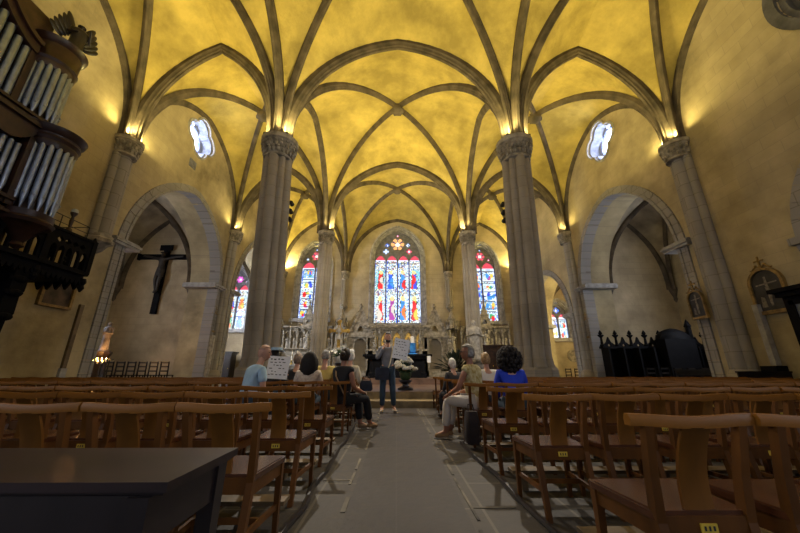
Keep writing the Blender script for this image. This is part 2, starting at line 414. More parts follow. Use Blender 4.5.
def inside_arch(c, hw, zs, za):
    r = za-zs
    def f(u, z):
        d = hw-abs(u-c)
        if d < 0: return False
        if z <= zs: return True
        if r > hw: R = (hw*hw+r*r)/(2*hw); return (z-zs)**2 <= R*R-(R-d)**2
        return (z-zs)/r <= sqrt(max(0, 1-((hw-d)/hw)**2))
    return f
def panel_tint(c, half, zb, zt, ph, seed, style):
    """tint of one light: a column of framed scenes with robed figures"""
    H = zt-zb
    def f(u, z):
        x = (u-c)/half; j = random.Random(int(u*41+900)*7919+int(z*37)*31)
        pal = lambda P: P[j.randrange(len(P))]
        if abs(x) > .86: return pal([(.12, .16, .22), (.2, .22, .26), (.01, .03, .16)])
        if style == 'tall':
            t = (z-zb)/H
            tiers = [(.03, .06, .46, seed), (.55, .56, .88, seed+7)]
            for (a, b0, b1, sd) in tiers:
                if b0 <= t < b1:
                    y = (t-b0)/(b1-b0); rr = random.Random(sd*97); ox = rr.uniform(-.2, .2); robe, robe2 = rr.sample(PAL+[(.16, .15, .13)], 2)
                    bg = rr.choice([(.12, .18, .22), (.15, .2, .22), (.05, .14, .16)])
                    if ((x-ox)/.20)**2+((y-.86)/.06)**2 < 1: return (.2, .13, .09)
                    if ((x-ox)/.36)**2+((y-.86)/.10)**2 < 1: return (.25, .19, .05)
                    if y < .80 and abs(x-ox) < .36+.36*(.8-y)+.07*sin(y*21+sd):
                        e = abs(x-ox)-(.36+.36*(.8-y)+.07*sin(y*21+sd))
                        if e > -.07: return (.012, .012, .02)
                        return robe if (x-ox)+.35*sin(y*9+sd) < .10 else robe2
                    return bg if j.random() < .6 else pal(PALE)
            return pal(PALE)
        k = int((z-zb)//ph); rr = random.Random(seed*97+k); y = ((z-zb)-k*ph)/ph
        if y > .92: return (.015, .02, .03)
        if y < .07: return (.2, .23, .26)
        bg = rr.choice([(.05, .11, .18), (.13, .18, .22), (.17, .21, .23), (.15, .19, .21)])
        for q in range(4):
            ox, oy, sz = rr.uniform(-.6, .6), rr.uniform(.2, .65), rr.uniform(.15, .30)
            cc = rr.choice(PAL)
            if ((x-ox)/sz)**2+((y-oy)/(sz*.9))**2 < 1: return cc
        return bg if j.random() < .62 else pal(PALE)
    return f
def rosette(c, z, r, inner, petal, lobes=6):
    def f(u, v):
        d = sqrt((u-c)**2+(v-z)**2)/r; a = atan2(v-z, u-c)
        if d < .3: return inner
        if d < 1.0: return petal if cos(lobes*a) > -.55 else (.012, .012, .03)
        return None
    return f
def gothic_window(name, c, hw, z0, zs, za, y, lights, style, ros, ph, stone='grey', rose=None):
    """lights: number of lancets; tracery plate with holes, mullions, splayed frame and painted panes"""
    mp = END(y); wi = shell(name)
    lw = 2*hw/lights; loops = [arch_loop(c, hw+.05, z0, zs, za+.05, 16)]; cs = [c-hw+lw*(i+.5) for i in range(lights)]
    lt = zs-.15 if lights > 2 else zs-.1
    for x in cs: loops.append(arch_loop(x, lw/2-.055, z0+.05, lt-.25, lt+lw*.42, 8))
    for (x, z, r, lb) in ros: loops.append(foil(x, z, r, lb, .1, 36, pi/2 if lb == 3 else 0))
    plate(loops, .30, .46, mp).build('tracery', M['tracery'], wi)
    mb = MB()
    nb = int((lt-.3-z0)/(ph/2 if style == 'tall' else ph))
    for x in cs:
        for k in range(1, nb+1): mb.box((x, y+.40, z0+(lt-.3-z0)*k/nb), (lw-.1, .03, .03))
    mb.build('saddle_bar', M['iron'], wi)
    fns = [panel_tint(x, lw/2-.05, z0, lt-.25, ph, i+int(abs(c)*10)+3, style) for i, x in enumerate(cs)]
    rfs = [rosette(x, z, r*1.05, (.25, .23, .2) if lb == 6 else (.22, .25, .3), tuple(.3*k for k in rose) if lb == 6 and rose else [(.02, .05, .2), (.14, .18, .26), (.2, .02, .03)][i % 3], lb) for i, (x, z, r, lb) in enumerate(ros)]
    def tint(u, z):
        if z > lt-.25:
            for f in rfs:
                q = f(u, z)
                if q: return q
            if z > lt+lw*.42: return (.012, .03, .16)
            if z > lt-.12: return (.16, .015, .025) if z > lt else (.18, .2, .25)
        i = min(lights-1, max(0, int((u-c+hw)/lw))); return fns[i](u, z)
    glass('pane', c-hw, c+hw, z0, za, .085, tint, mp, .44, wi, inside_arch(c, hw, zs, za))
    # moulded stone surround
    mb = MB(); lp = arch_loop(c, hw, z0, zs, za, 18)
    for off, w0, w1 in ((0, .16, .42), (.14, .04, .30), (.28, -.09, .2)):
        L2 = arch_loop(c, hw+off, z0, zs, za+off*1.2, 18); voussoirs(mb, L2, .16, w0, w1, mp, .5, .006)
    mb.build('surround', M['jamb_end'], wi)
    mb = MB(); mb.prism([(c-hw-.5, z0-.3), (c+hw+.5, z0-.3), (c+hw+.5, z0), (c-hw-.5, z0)], mp, -.3, .4); mb.build('sill', M['jamb_end'], wi)
    return arch_loop(c, hw+.30, z0-.01, zs, za+.36, 16)
M['tracery'] = mat('tracery_stone', (.20, .20, .23), .8, .25, 4)
M['jamb_end'] = mat('window_stone', (.43, .42, .42), .85, .3, 3)
YE = 28.0
wl = []
wl.append(gothic_window('window_3', .05, 2.1, 4.75, 10.75, 13.4, YE, 4, 'tall',
    [(.05, 12.15, .62, 6), (-1.02, 11.42, .27, 4), (1.12, 11.42, .27, 4), (-.92, 12.05, .2, 4), (1.02, 12.05, .2, 4), (.05, 12.98, .13, 4)], 3.0, rose=(.75, .35, .12)))
for nm, cx, zb in (('window_4', -7.42, 5.15), ('window_5', 7.68, 4.95)):
    wl.append(gothic_window(nm, cx, 1.25, zb, 9.95, 11.95, YE, 2, 'scene', [(cx, 10.95, .43, 6), (cx-.76, 10.62, .13, 4), (cx+.76, 10.62, .13, 4), (cx, 11.55, .1, 4)], .92, rose=(.65, .08, .1)))
wl.append(gothic_window('window_6', -13.9, .95, 4.2, 7.8, 9.45, YE-.4, 2, 'tall', [(-13.9, 8.6, .33, 6), (-14.46, 8.38, .09, 4), (-13.34, 8.38, .09, 4)], 1.75, rose=(.6, .1, .5)))
wl.append(gothic_window('window_7', 13.85, .8, 3.5, 5.35, 6.4, YE-.4, 2, 'scene', [(13.85, 5.88, .27, 4)], .8))
east = plate([[(-XWS[-1]-.2, -.1), (XWS[1]+.2, -.1), (XWS[1]+.2, 16.2), (-XWS[-1]-.2, 16.2)]]+wl[:3], 0, .7, END(YE)).build('wall_east', M['wall_end']); tag(east, kind='structure')
# round lights
def clear(u, z): return (.75, .82, 1.0)
for nm, sg in (('window_1', -1), ('window_2', 1)):
    f = rosette(14.6, 12.75, .4, (.55, .6, .75), (.85, .9, 1.0), 8)
    glass('pane', 13.4, 15.8, 11.5, 14.0, .09, lambda u, z: tuple(2.6*k for k in (f(u, z) or ((.1, .18, .8) if .72 < sqrt((u-14.6)**2+(z-12.75)**2) < .84 else (.8, .86, 1)))), SIDE(sg), .70, bpy.data.objects[nm], lambda u, z: (u-14.6)**2+(z-12.75)**2 < 1.35)
# unseen glowing windows added in the bay behind the camera to light the lower nave
for nm, sg in (('window_13', -1), ('window_14', 1)):
    wi = shell(nm)
    glass('pane', -4.7, -1.7, 2.6, 9.6, .3, lambda u, z: (1.25, 1.4, 1.65), SIDE(sg), .6, wi, inside_arch(-3.2, 1.5, 7.6, 9.6))
    mb = MB()
    for k in range(3): mb.box((sg*(XWS[sg]+.56), -3.95+.75*k, 5.8), (.1, .1, 6.6))
    for k in range(7): mb.box((sg*(XWS[sg]+.56), -3.2, 3.4+.8*k), (.05, 3.0, .05))
    mb.build('mullion', M['tracery'], wi)
M['dark_rim'] = mat('dark_rim_stone', (.11, .105, .115), .8, .3, 3)
# big round window in the first bay of the right wall
wi = shell('window_8'); mp = SIDE(1)
for r0, r1, a, b_ in ((1.35, 1.62, -.1, .12), (1.2, 1.4, .05, .3), (1.02, 1.24, .25, .5), (.86, 1.06, .45, .7)):
    plate([circle(5.2, 10.9, r1, 48), circle(5.2, 10.9, r0, 48)], a, b_, mp).build('frame', M['dark_rim'], wi)
plate([circle(5.2, 10.9, .95, 40)]+[circle(5.2+.52*cos(k*pi/3), 10.9+.52*sin(k*pi/3), .2, 16) for k in range(6)]+[circle(5.2, 10.9, .25, 16)], .6, .7, mp).build('tracery', M['tracery'], wi)
glass('pane', 4.2, 6.2, 9.9, 11.9, .2, lambda u, z: (.012, .015, .03), mp, .8, wi)

# ------------------------------------------------------------------ side chapels
PL = mat('chapel_vault', (.42, .35, .24), .85, .35, 1.0, bump=.2)
XO = 16.5
def chapel(sg, y0, y1, zs, zt, zc, tagname, end_hole=None, endy=None):
    mp = SIDE(sg, 0)
    ew = plate([[(min(sg*(XWS[sg]+WT-.05), sg*XO), -.1), (max(sg*(XWS[sg]+WT-.05), sg*XO), -.1), (max(sg*(XWS[sg]+WT-.05), sg*XO), 12.5), (min(sg*(XWS[sg]+WT-.05), sg*XO), 12.5)]]+([end_hole] if end_hole else []), 0, .4, END(y1)).build('wall_'+tagname+'_end', M['chapel_end']); tag(ew, kind='structure')
    fw = plate([[(min(sg*(XWS[sg]+WT-.05), sg*XO), -.1), (max(sg*(XWS[sg]+WT-.05), sg*XO), -.1), (max(sg*(XWS[sg]+WT-.05), sg*XO), 12.5), (min(sg*(XWS[sg]+WT-.05), sg*XO), 12.5)]], -.4, 0, END(y0)).build('wall_'+tagname+'_front', M['chapel_end']); tag(fw, kind='structure')
    c = (y0+y1)/2
    wy = y0+2.2
    ow = plate([[(y0-.4, -.1), (y1+.4, -.1), (y1+.4, 12.5), (y0-.4, 12.5)], arch_loop(wy, .7, 3.2, 6.2, 7.2)], 0, .4, SIDE(sg, XO)).build('wall_'+tagname+'_outer', M['wall_side']); tag(ow, kind='structure')
    x0, x1 = sorted((sg*(XWS[sg]+WT), sg*XO))
    vault(x0, x1, y0, y1, zs, zt, zt, zt, zt, zc, PL)
    for A, B, e in (((x0, y0), (x1, y1), zc), ((x0, y1), (x1, y0), zc), ((x0, y1), (x1, y1), zt), ((x0, y0), (x1, y0), zt)): rib_arch(A, B, zs, e, .75)
    mb = MB()
    for x in (x0, x1):
        for y in (y0, y1):
            mb.lathe([(.05, -.75), (.14, -.6), (.12, -.45), (.24, -.2), (.3, -.05), (.3, .1)], (x, y, zs), 10)
    mb.build('corbel', M['rib'], ceiling, smooth=40)
    return wy
k = 9
for sg, nm in ((-1, 'left'), (1, 'right')):
    for (y0, y1, zs, zt, zc, hole, tn, pw) in ((11.3, 18.75, AZ, 9.9, 10.3, None, 'chapel', 1.0),
            (19.7, 27.6, 5.6 if sg < 0 else 4.2, 10.6 if sg < 0 else 8.2, 11.0 if sg < 0 else 8.6, wl[3] if sg < 0 else wl[4], 'choir', 1.0)):
        wy = chapel(sg, y0, y1, zs, zt, zc, nm+'_'+tn, hole)
        wi = shell('window_%d' % k); k += 1  # unseen glowing window added to light the chapel; choir ones also light the sanctuary
        st = {('left', 'chapel'): 3.4, ('right', 'chapel'): 4.2, ('left', 'choir'): 16.0, ('right', 'choir'): 10.0}[(nm, tn)]
        tn_c = (st*.8, st*.86, st) if (nm, tn) != ('right', 'choir') else (st, st*.8, st*.38)  # right choir pane glows yellow in place of artificial light
        glass('pane', wy-.7, wy+.7, 3.2, 7.2, .2, lambda u, z: tn_c, SIDE(sg, XO), .2, wi, inside_arch(wy, .7, 6.2, 7.2))
        mb = MB(); mb.box((sg*(XO+.15), wy, 5.0), (.08, .07, 3.9))
        for q in range(1, 5): mb.box((sg*(XO+.15), wy, 3.2+q*.75), (.05, 1.4, .04))
        mb.build('mullion', M['tracery'], wi)

# ------------------------------------------------------------------ piers, wall shafts, floodlights
def cluster(r, n=48):
    """plan of a clustered pier: four big half shafts and four small ones on a round core"""
    pts = []
    for k in range(n*2):
        a = 2*pi*k/(n*2); best = r*.66
        for q in range(8):
            ca = q*pi/4; cr = r*.32 if q % 2 == 0 else r*.20; cd = r-cr if q % 2 == 0 else r*.90-cr
            x = cos(a-ca)*cd; h = cr*cr-(cd*sin(a-ca))**2
            if h > 0 and cos(a-ca) > 0: best = max(best, x+sqrt(h))
        pts.append(Vector((best*cos(a), best*sin(a), 0)))
    return pts
def capital_mesh(mb, c, r, h, n=40, leaves=10):
    prof = [(.86*r, 0), (1.02*r, .04*h), (1.02*r, .12*h), (.9*r, .16*h), (.93*r, .4*h), (1.12*r, .66*h), (1.26*r, .74*h), (1.18*r, .78*h), (1.3*r, .82*h), (1.32*r, 1.0*h), (.9*r, 1.0*h)]
    mb.lathe(prof, c, n)
    for row, (zz, rr) in enumerate(((.3, 1.0), (.55, 1.12))):
        for k in range(leaves*2):
            a = 2*pi*(k+.5*row)/(leaves*2); p = Vector(c)+Vector((rr*r*cos(a), rr*r*sin(a), zz*h))
            mb.ell(p, (.085*r+.02, .085*r+.02, .13*h), 6, 4)
            mb.ell(p+Vector((.1*r*cos(a), .1*r*sin(a), .12*h)), (.07*r+.015,)*3, 5, 4)
def pier(label, xb, xt, y, r):
    p = thing('clustered_pier', label, 'pillar', (xb, y, 0), group='clustered stone piers')
    base = cluster(1.0); d = Vector((xt-xb, 0, 0)); mb = MB(); secs = []
    for z in (.9, 3, 6, H0-.85):
        k = r*(1.03-.07*z/H0); secs.append([v*k+d*(z/H0)+Vector((0, 0, z)) for v in base])
    mb.loft(secs); mb.build('shaft', M['stone'], p, smooth=35)
    mb = MB(); n = 8
    for z0, z1, r0, r1 in ((0, .35, 1.3, 1.3), (.35, .42, 1.3, 1.22), (.42, .95, 1.2, 1.2), (.95, 1.02, 1.2, 1.12), (1.02, 1.1, 1.16, 1.14), (1.1, 1.32, 1.1, 1.03)):
        mb.loft([[v*(r*q)*(1 if s_ else 1)+d*(z/H0)+Vector((0, 0, z)) for v in (base if s_ else [Vector((cos(2*pi*(k+.5)/8)*1.02, sin(2*pi*(k+.5)/8)*1.02, 0)) for k in range(8)])] for z, q, s_ in ((z0, r0, z0 > 1), (z1, r1, z0 > 1))])
    mb.build('plinth', M['stone'], p, smooth=30)
    mb = MB(); capital_mesh(mb, d*((H0-.85)/H0)+Vector((0, 0, H0-.88)), r*.92, .88); mb.build('capital', M['carve'], p, smooth=40)
    return p
pier('thick clustered stone pier rising left of the aisle behind the bald man', -4.2, -4.55, YS[2], .56)
pier('thick clustered stone pier rising right of the aisle behind the blue-topped woman', 4.25, 4.55, YS[2], .56)
pier('slender clustered stone pier beside the choir, behind the pale statue and gold cross', -4.5, -4.5, YS[3], .44)
pier('slender clustered stone pier beside the choir, behind the tall grey statue', 4.5, 4.5, YS[3], .44)
for sx, w_ in ((-1, 'left'), (1, 'right')): pier('clustered stone pier nearest the front edge, %s of the nave' % w_, sx*4.6, sx*4.55, YS[1], .56)

def wall_shaft(label, sg, y, zb, r, corbel, ax='side'):
    p = thing('wall_shaft', label, 'wall shaft', (sg*XWS[sg], y, 0) if ax == 'side' else (sg, y, 0), group='engaged wall shafts')
    n = Vector((-sg, 0, 0)) if ax == 'side' else Vector((0, -1, 0)); t = Vector((0, 1, 0)) if ax == 'side' else Vector((1, 0, 0))
    mb = MB()
    mb.bar(Vector((0, 0, zb))+n*.02, Vector((0, 0, H0-.7))+n*.02, 2.1*r, .16, up=n)
    for o, q, dd in ((0, .62*r, .28*r), (-.8*r, .36*r, .12*r), (.8*r, .36*r, .12*r)):
        c = n*(.06+dd)+t*o; mb.tube([c+Vector((0, 0, zb)), c+Vector((0, 0, H0-.7))], q, 14)
    mb.build('shaft', M['stone'] if ax == 'end' else M['stone_side'], p, smooth=35)
    mb = MB(); capital_mesh(mb, n*(.1+.1*r)+Vector((0, 0, H0-.72)), r*1.1, .72, 24, 7); mb.build('capital', M['carve'], p, smooth=40)
    mb = MB()
    if corbel: mb.lathe([(.1*r, -.62), (.5*r, -.5), (.8*r, -.3), (1.2*r, -.22), (1.25*r, -.1), (1.0*r, -.04), (1.1*r, .05)], n*.1+Vector((0, 0, zb)), 16, lobes=8, amp=.05); mb.build('corbel', M['carve'], p, smooth=40)
    else: mb.lathe([(1.5*r, zb), (1.5*r, zb+.5), (1.3*r, zb+.6), (1.35*r, zb+.7), (1.05*r, zb+.95)], n*.08, 12); mb.build('plinth', M['stone'], p, smooth=30)
    return p
M['stone_side'] = masonry('shaft_stone', (.33, .305, .27), (.20, .175, .14), (1, 2), bw=1.6, rh=.5, joint=.014, blend=.7, patch=.3)
wall_shaft('stone wall shaft cut short on a corbel above the organ gallery end', -1, YS[2], 5.35, .34, True)
wall_shaft('full-height stone wall shaft between the small arched picture and the grey casing', 1, YS[2], 0, .36, False)
wall_shaft('stone wall shaft between the crucifix chapel and the lancet window', -1, YS[3], 0, .34, False)
wall_shaft('stone wall shaft between the dark-stall chapel and the yellow-lit chapel', 1, YS[3], 0, .34, False)
for sx, w_ in ((-1, 'left'), (1, 'right')): wall_shaft('stone wall shaft nearest the front edge on the %s wall' % w_, sx, YS[1], 5.3, .34, True)
for x, lb in ((-XWS[-1]+.3, 'slim corner shaft left of the left lancet on the east wall'), (-XN, 'slim east-wall shaft between left lancet and great window'),
              (XN, 'slim east-wall shaft between great window and right lancet'), (XWS[1]-.3, 'slim corner shaft right of the right lancet on the east wall')):
    wall_shaft(lb, x, YE, 6.3, .27, True, 'end')

def flood(label, loc, heads, power=1.0):
    p = thing('floodlight', label, 'floodlight', loc, group='floodlights on the capitals')
    for hx, hy, tx, ty in heads:
        mb = MB(); mb.box((hx, hy, .07), (.15, .15, .1)); mb.box((hx, hy, .01), (.05, .05, .06)); hs = mb.build('lamp_housing', M['iron'], p)
        mb = MB(); mb.lathe([(.055, .12), (.055, .13), (.02, .14)], (hx, hy, 0), 10); mb.build('lens', M['lens'], hs)
        ld = bpy.data.lights.new('flood', 'SPOT'); ld.energy = LAMP_W*power; ld.color = LAMP_C; ld.spot_size = radians(165); ld.spot_blend = .6; ld.shadow_soft_size = .09
        lo = bpy.data.objects.new('flood_beam', ld); COL.objects.link(lo); lo.parent = p; lo.location = (hx, hy, .2)
        lo.rotation_euler = Vector((tx, ty, -0.0)).to_track_quat('Z', 'Y').to_euler() if False else Vector((-tx, -ty, -1)).normalized().to_track_quat('Z', 'Y').to_euler()
for x, y, lb, rr in ((-4.55, YS[2], 'thick left pier', .62), (4.55, YS[2], 'thick right pier', .62), (-4.5, YS[3], 'slender left choir pier', .5), (4.5, YS[3], 'slender right choir pier', .5),
                 (-4.55, YS[1], 'left pier nearest the front edge', .62), (4.55, YS[1], 'right pier nearest the front edge', .62)):
    flood('floodlights on the capital of the '+lb, (x, y, H0), [(a*rr*.62, b_*rr*.62, a*.35, b_*.35) for a in (-1, 1) for b_ in (-1, 1)], 1.3 if y > 15 else 1.0 if y > 5 else .65)
for sg, nm in ((-1, 'left'), (1, 'right')):
    for y, lb in ((YS[2], 'near %s wall shaft' % nm), (YS[3], 'far %s wall shaft' % nm), (YS[1], '%s wall shaft nearest the front edge' % nm)):
        flood('floodlights on the capital of the '+lb, (sg*(XWS[sg]-.28), y, H0), [(0, -.3, -sg*.3, -.35), (0, .3, -sg*.3, .35)], 1.15 if y > 5 else .15)
for x, lb in ((-XWS[-1]+.4, 'east corner shaft left of the left lancet'), (-XN, 'east-wall shaft left of the great window'), (XN, 'east-wall shaft right of the great window'), (XWS[1]-.4, 'east corner shaft right of the right lancet')):
    flood('floodlight on the '+lb, (x, YE-.33, H0), [(0, -.08, 0, -.3)], 2.4)
# three black spotlights hung one above the other on each thick pier
for x, nm, d in ((-4.0, 'thick left pier', 1), (4.02, 'thick right pier', -1)):
    for i, (w_, aim) in enumerate((('lowest', (0, 13.5, 1.0)), ('middle', (-2.5*d, 27, 3)), ('topmost', (-.6*d, 7.2, .5)))):
        p = thing('spotlight', '%s of three black spotlights on the far side of the %s' % (w_, nm), 'spotlight', (x, YS[2]+.38, 6.3+i*.33), group='black spotlights on the piers')
        mb = MB(); mb.tube([(0, 0, 0), (.02*d, .16, -.04)], [.075, .085], 10); mb.build('lamp_can', M['iron'], p)
        mb = MB(); mb.bar((-.12*d, -.02, 0), (0, .04, 0), .04, .04); mb.build('bracket', M['iron'], p)
        ld = bpy.data.lights.new('spot', 'SPOT'); ld.energy = (300, 230, 420)[i]; ld.color = (1, .90, .76); ld.spot_size = radians(62); ld.spot_blend = .8; ld.shadow_soft_size = .08
        lo = bpy.data.objects.new('spot_beam', ld); COL.objects.link(lo); lo.parent = p; a_ = (Vector(aim)-Vector((x, YS[2]+.38, 6.3+i*.33))).normalized()
        lo.location = Vector((.02*d, .3, -.04)) if aim[1] > 10 else Vector((-.9*d*-1, -.9, 0)); lo.rotation_euler = (-a_).to_track_quat('Z', 'Y').to_euler()

# ------------------------------------------------------------------ sanctuary platform
mb = MB(); mb.box((.05, 14.0, .085), (6.7, 9.6, .17)); st = mb.build('floor_sanctuary', M['step']); tag(st, kind='structure')
mb = MB(); mb.box((.05, 14.4, .26), (6.7, 9.0, .18)); mb.build('upper_step', M['step'], st)
mb = MB(); mb.box((.05, 14.4, .356), (6.66, 8.96, .012)); mb.build('carpet_boards', M['platform'], st)
mb = MB(); mb.box((.05, 16.6, .48), (4.4, 4.0, .25)); mb.build('altar_step', M['platform'], st)
PZ = .362; AZ2 = .608

# ------------------------------------------------------------------ carved stone figures
def robed(mb, h, arms='folded', c=(0, 0, 0), wide=1.0):
    """standing robed figure facing -Y"""
    c = Vector(c); w = h*.155*wide
    mb.lathe([(w*1.05, 0), (w*1.0, h*.05), (w*.86, h*.25), (w*.78, h*.42), (w*.82, h*.55), (w*.95, h*.68), (w*1.05, h*.76), (w*.85, h*.82), (w*.36, h*.845), (w*.30, h*.88)], c, 20, lobes=9, amp=.06, sy=.72)
    mb.ell(c+Vector((0, -.01*h, h*.93)), (h*.052, h*.06, h*.072), 10, 8)
    mb.ell(c+Vector((0, -.065*h, h*.925)), (h*.01, h*.016, h*.018), 6, 4)
    mb.ell(c+Vector((0, .01*h, h*.945)), (h*.062, h*.062, h*.066), 10, 6)
    for s in (-1, 1):
        sh = c+Vector((s*w*.95, 0, h*.77)); el = c+Vector((s*w*1.25, -.02*h, h*.58))
        ha = {'folded': c+Vector((s*w*.18, -w*1.0, h*.64)), 'open': c+Vector((s*w*1.5, -w*1.2, h*.5)), 'raised': c+Vector((s*w*.6, -w*1.1, h*.9 if s > 0 else h*.6))}[arms]
        mb.tube([sh, el, ha], [h*.042, h*.038, h*.022], 8); mb.ell(ha, (h*.02, h*.02, h*.028), 6, 4)
def statue(label, loc, h, m, arms='folded', rz=0, ped=None, pm=None, name='statue', cat='statue'):
    p = thing(name, label, cat, loc, rz); mb = MB(); robed(mb, h, arms); mb.box((0, 0, -.02), (h*.34, h*.26, .06)); mb.build('figure', m, p, smooth=45)
    if ped:
        mb = MB(); r = h*.2
        mb.lathe([(r*1.5, -ped), (r*1.5, -ped+.15), (r*1.15, -ped+.22), (r*.95, -ped*.6), (r*.95, -.3), (r*1.2, -.2), (r*1.35, -.12), (r*1.35, -.03), (r*.8, -.03)], (0, 0, 0), 8)
        mb.build('pedestal', pm or M['carve'], p)
    return p
statue('tall pale grey robed statue on a pedestal before the right choir pier', (4.2, 17.9, 1.5), 2.05, M['statue'], 'folded', ped=1.5-PZ)
statue('slim pale robed statue on a high pedestal before the left choir pier', (-3.1, 17.7, 1.98), 1.5, M['statue'], 'raised', ped=1.98-PZ)

# ------------------------------------------------------------------ altar screen along the east wall
def pinnacle(mb, c, w, h, n=4):
    c = Vector(c); mb.box(c+Vector((0, 0, h*.27)), (w, w, h*.54)); mb.box(c+Vector((0, 0, h*.55)), (w*1.35, w*1.35, h*.05))
    mb.lathe([(w*.68, h*.57), (w*.08, h*.95), (w*.2, h*.965), (w*.05, h)], c, 4)
    for k in range(3):
        for a in range(4): mb.ell(c+Vector((cos(a*pi/2+pi/4), sin(a*pi/2+pi/4), 0))*(w*.6*(1-.27*k))+Vector((0, 0, h*(.64+.09*k))), (w*.14,)*3, 5, 4)
    mb.ell(c+Vector((0, 0, h)), (w*.16, w*.16, w*.2), 6, 4)
sc = thing('altar_screen', 'carved stone altar screen with gilded niches below the great window', 'altar screen', (0, 27.4, PZ*0))
mp = lambda u, v, w: Vector((u, w, v))
cs = [-1.9, -.95, 0, .98, 1.95]
plate([[(-2.5, .0), (2.6, .0), (2.6, 4.2), (-2.5, 4.2)]]+[arch_loop(x, .33, 2.6, 3.35, 3.95, 8) for x in cs], 0, .28, mp).build('arcade', M['carve'], sc)
mb = MB(); mb.box((.05, .0, 4.3), (5.5, .8, .14)); mb.box((.05, .02, 4.43), (5.7, .9, .12)); mb.box((.05, .05, 4.18), (5.3, .6, .1)); mb.box((.05, -.02, 2.5), (5.2, .55, .14)); mb.build('cornice', M['carve'], sc)
mb = MB()
mb.tube([(-2.55+k*.0555, -.43, 4.3) for k in range(96)], [.035+.03*(k % 4 in (1, 2)) for k in range(96)], 6)
mb.build('foliage_frieze', M['carve'], sc, smooth=60)
mb = MB(); mb.box((.05, .24, 3.25), (5.0, .05, 1.5)); mb.build('gilded_back', M['gilt'], sc)
for x in cs:
    mb = MB(); robed(mb, .95, 'folded', (x, .1, 2.6)); mb.build('niche_figure', M['statue'], sc, smooth=45)
for x in (-2.45, -1.42, -.47, .49, 1.47, 2.55): mb = MB(); pinnacle(mb, (x, -.12, 2.6), .13, 2.2); mb.build('pinnacle', M['carve'], sc)
def gable_niche(label, x, fig):
    p = thing('gabled_niche', label, 'stone niche', (x, 27.4, 0), group='gabled niches beside the altar screen')
    plate([[(-1.1, 0), (1.1, 0), (1.1, 3.6), (-1.1, 3.6)], arch_loop(0, .55, .9, 2.9, 3.5, 10)], 0, .45, mp).build('niche_wall', M['carve'], p)
    mb = MB(); mb.box((0, .42, 2.2), (1.3, .06, 2.8)); mb.build('niche_back', M['stone'], p)
    mb = MB()
    plt = plate([[(-1.05, 3.5), (1.05, 3.5), (0, 5.85)], foil(0, 4.15, .26, 3, .2, 24, pi/2)], -.18, .1, mp); mb.v = plt.v; mb.f = plt.f; mb.mi = plt.mi
    for s in (-1, 1):
        mb.bar((s*1.12, -.2, 3.45), (0, -.2, 5.95), .12, .14)
        for k in range(7): mb.ell((s*1.15*(1-k/7), -.22, 3.55+2.45*k/7), (.09, .09, .09), 6, 4)
    mb.ell((0, -.18, 6.1), (.12, .12, .22), 8, 6); mb.box((0, -.18, 6.05), (.34, .1, .09))
    mb.build('gable', M['carve'], p)
    for s in (-1, 1): mb = MB(); pinnacle(mb, (s*1.2, -.12, 0), .24, 5.2); mb.build('pinnacle', M['carve'], p)
    mb = MB(); voussoirs(mb, arch_loop(0, .5, .9, 2.9, 3.45, 10), .14, -.1, .1, mp, .3, .004); mb.build('niche_moulding', M['carve'], p)
gable_niche('steep-gabled stone niche left of the altar screen, behind the gold cross', -3.0, 0)
gable_niche('steep-gabled stone niche right of the altar screen', 3.15, 0)
def canopy_statue(label, x, y):
    p = thing('canopied_statue', label, 'statue', (x, y, 0), group='canopied statues under the east shafts')
    mb = MB(); mb.lathe([(.5, 0), (.5, .3), (.38, .4), (.34, 1.9), (.42, 2.1), (.5, 2.25), (.5, 2.35), (.2, 2.35)], (0, 0, 0), 8); mb.build('pedestal', M['carve'], p)
    mb = MB(); robed(mb, 1.5, 'folded', (0, -.05, 2.36)); mb.build('figure', M['statue'], p, smooth=45)
    mb = MB(); mb.lathe([(.3, 4.15), (.52, 4.2), (.52, 4.4), (.4, 4.45), (.34, 5.0), (.4, 5.02), (.3, 5.1), (.05, 5.75), (.09, 5.8), (.03, 5.9)], (0, 0, 0), 8)
    for k in range(8):
        a = k*pi/4+pi/8; mb.lathe([(.05, 4.2), (.05, 4.7), (.07, 4.72), (.01, 5.0)], (.5*cos(a), .5*sin(a), 0), 4); mb.ell((.52*cos(a), .52*sin(a), 4.16), (.06, .06, .1), 5, 4)
    for s in (-1, 1): mb.bar((s*.36, .2, 2.3), (s*.36, .2, 4.2), .1, .1)
    mb.build('canopy', M['carve'], p, smooth=30)
canopy_statue('stone saint under a spired canopy between left lancet and great window', -XN, 27.35)
canopy_statue('stone saint under a spired canopy between great window and right lancet', XN, 27.35)
canopy_statue('stone saint under a spired canopy at the left corner of the east wall', -XWS[-1]+.55, 27.4)
canopy_statue('stone saint under a spired canopy at the right corner of the east wall', XWS[1]-.55, 27.4)
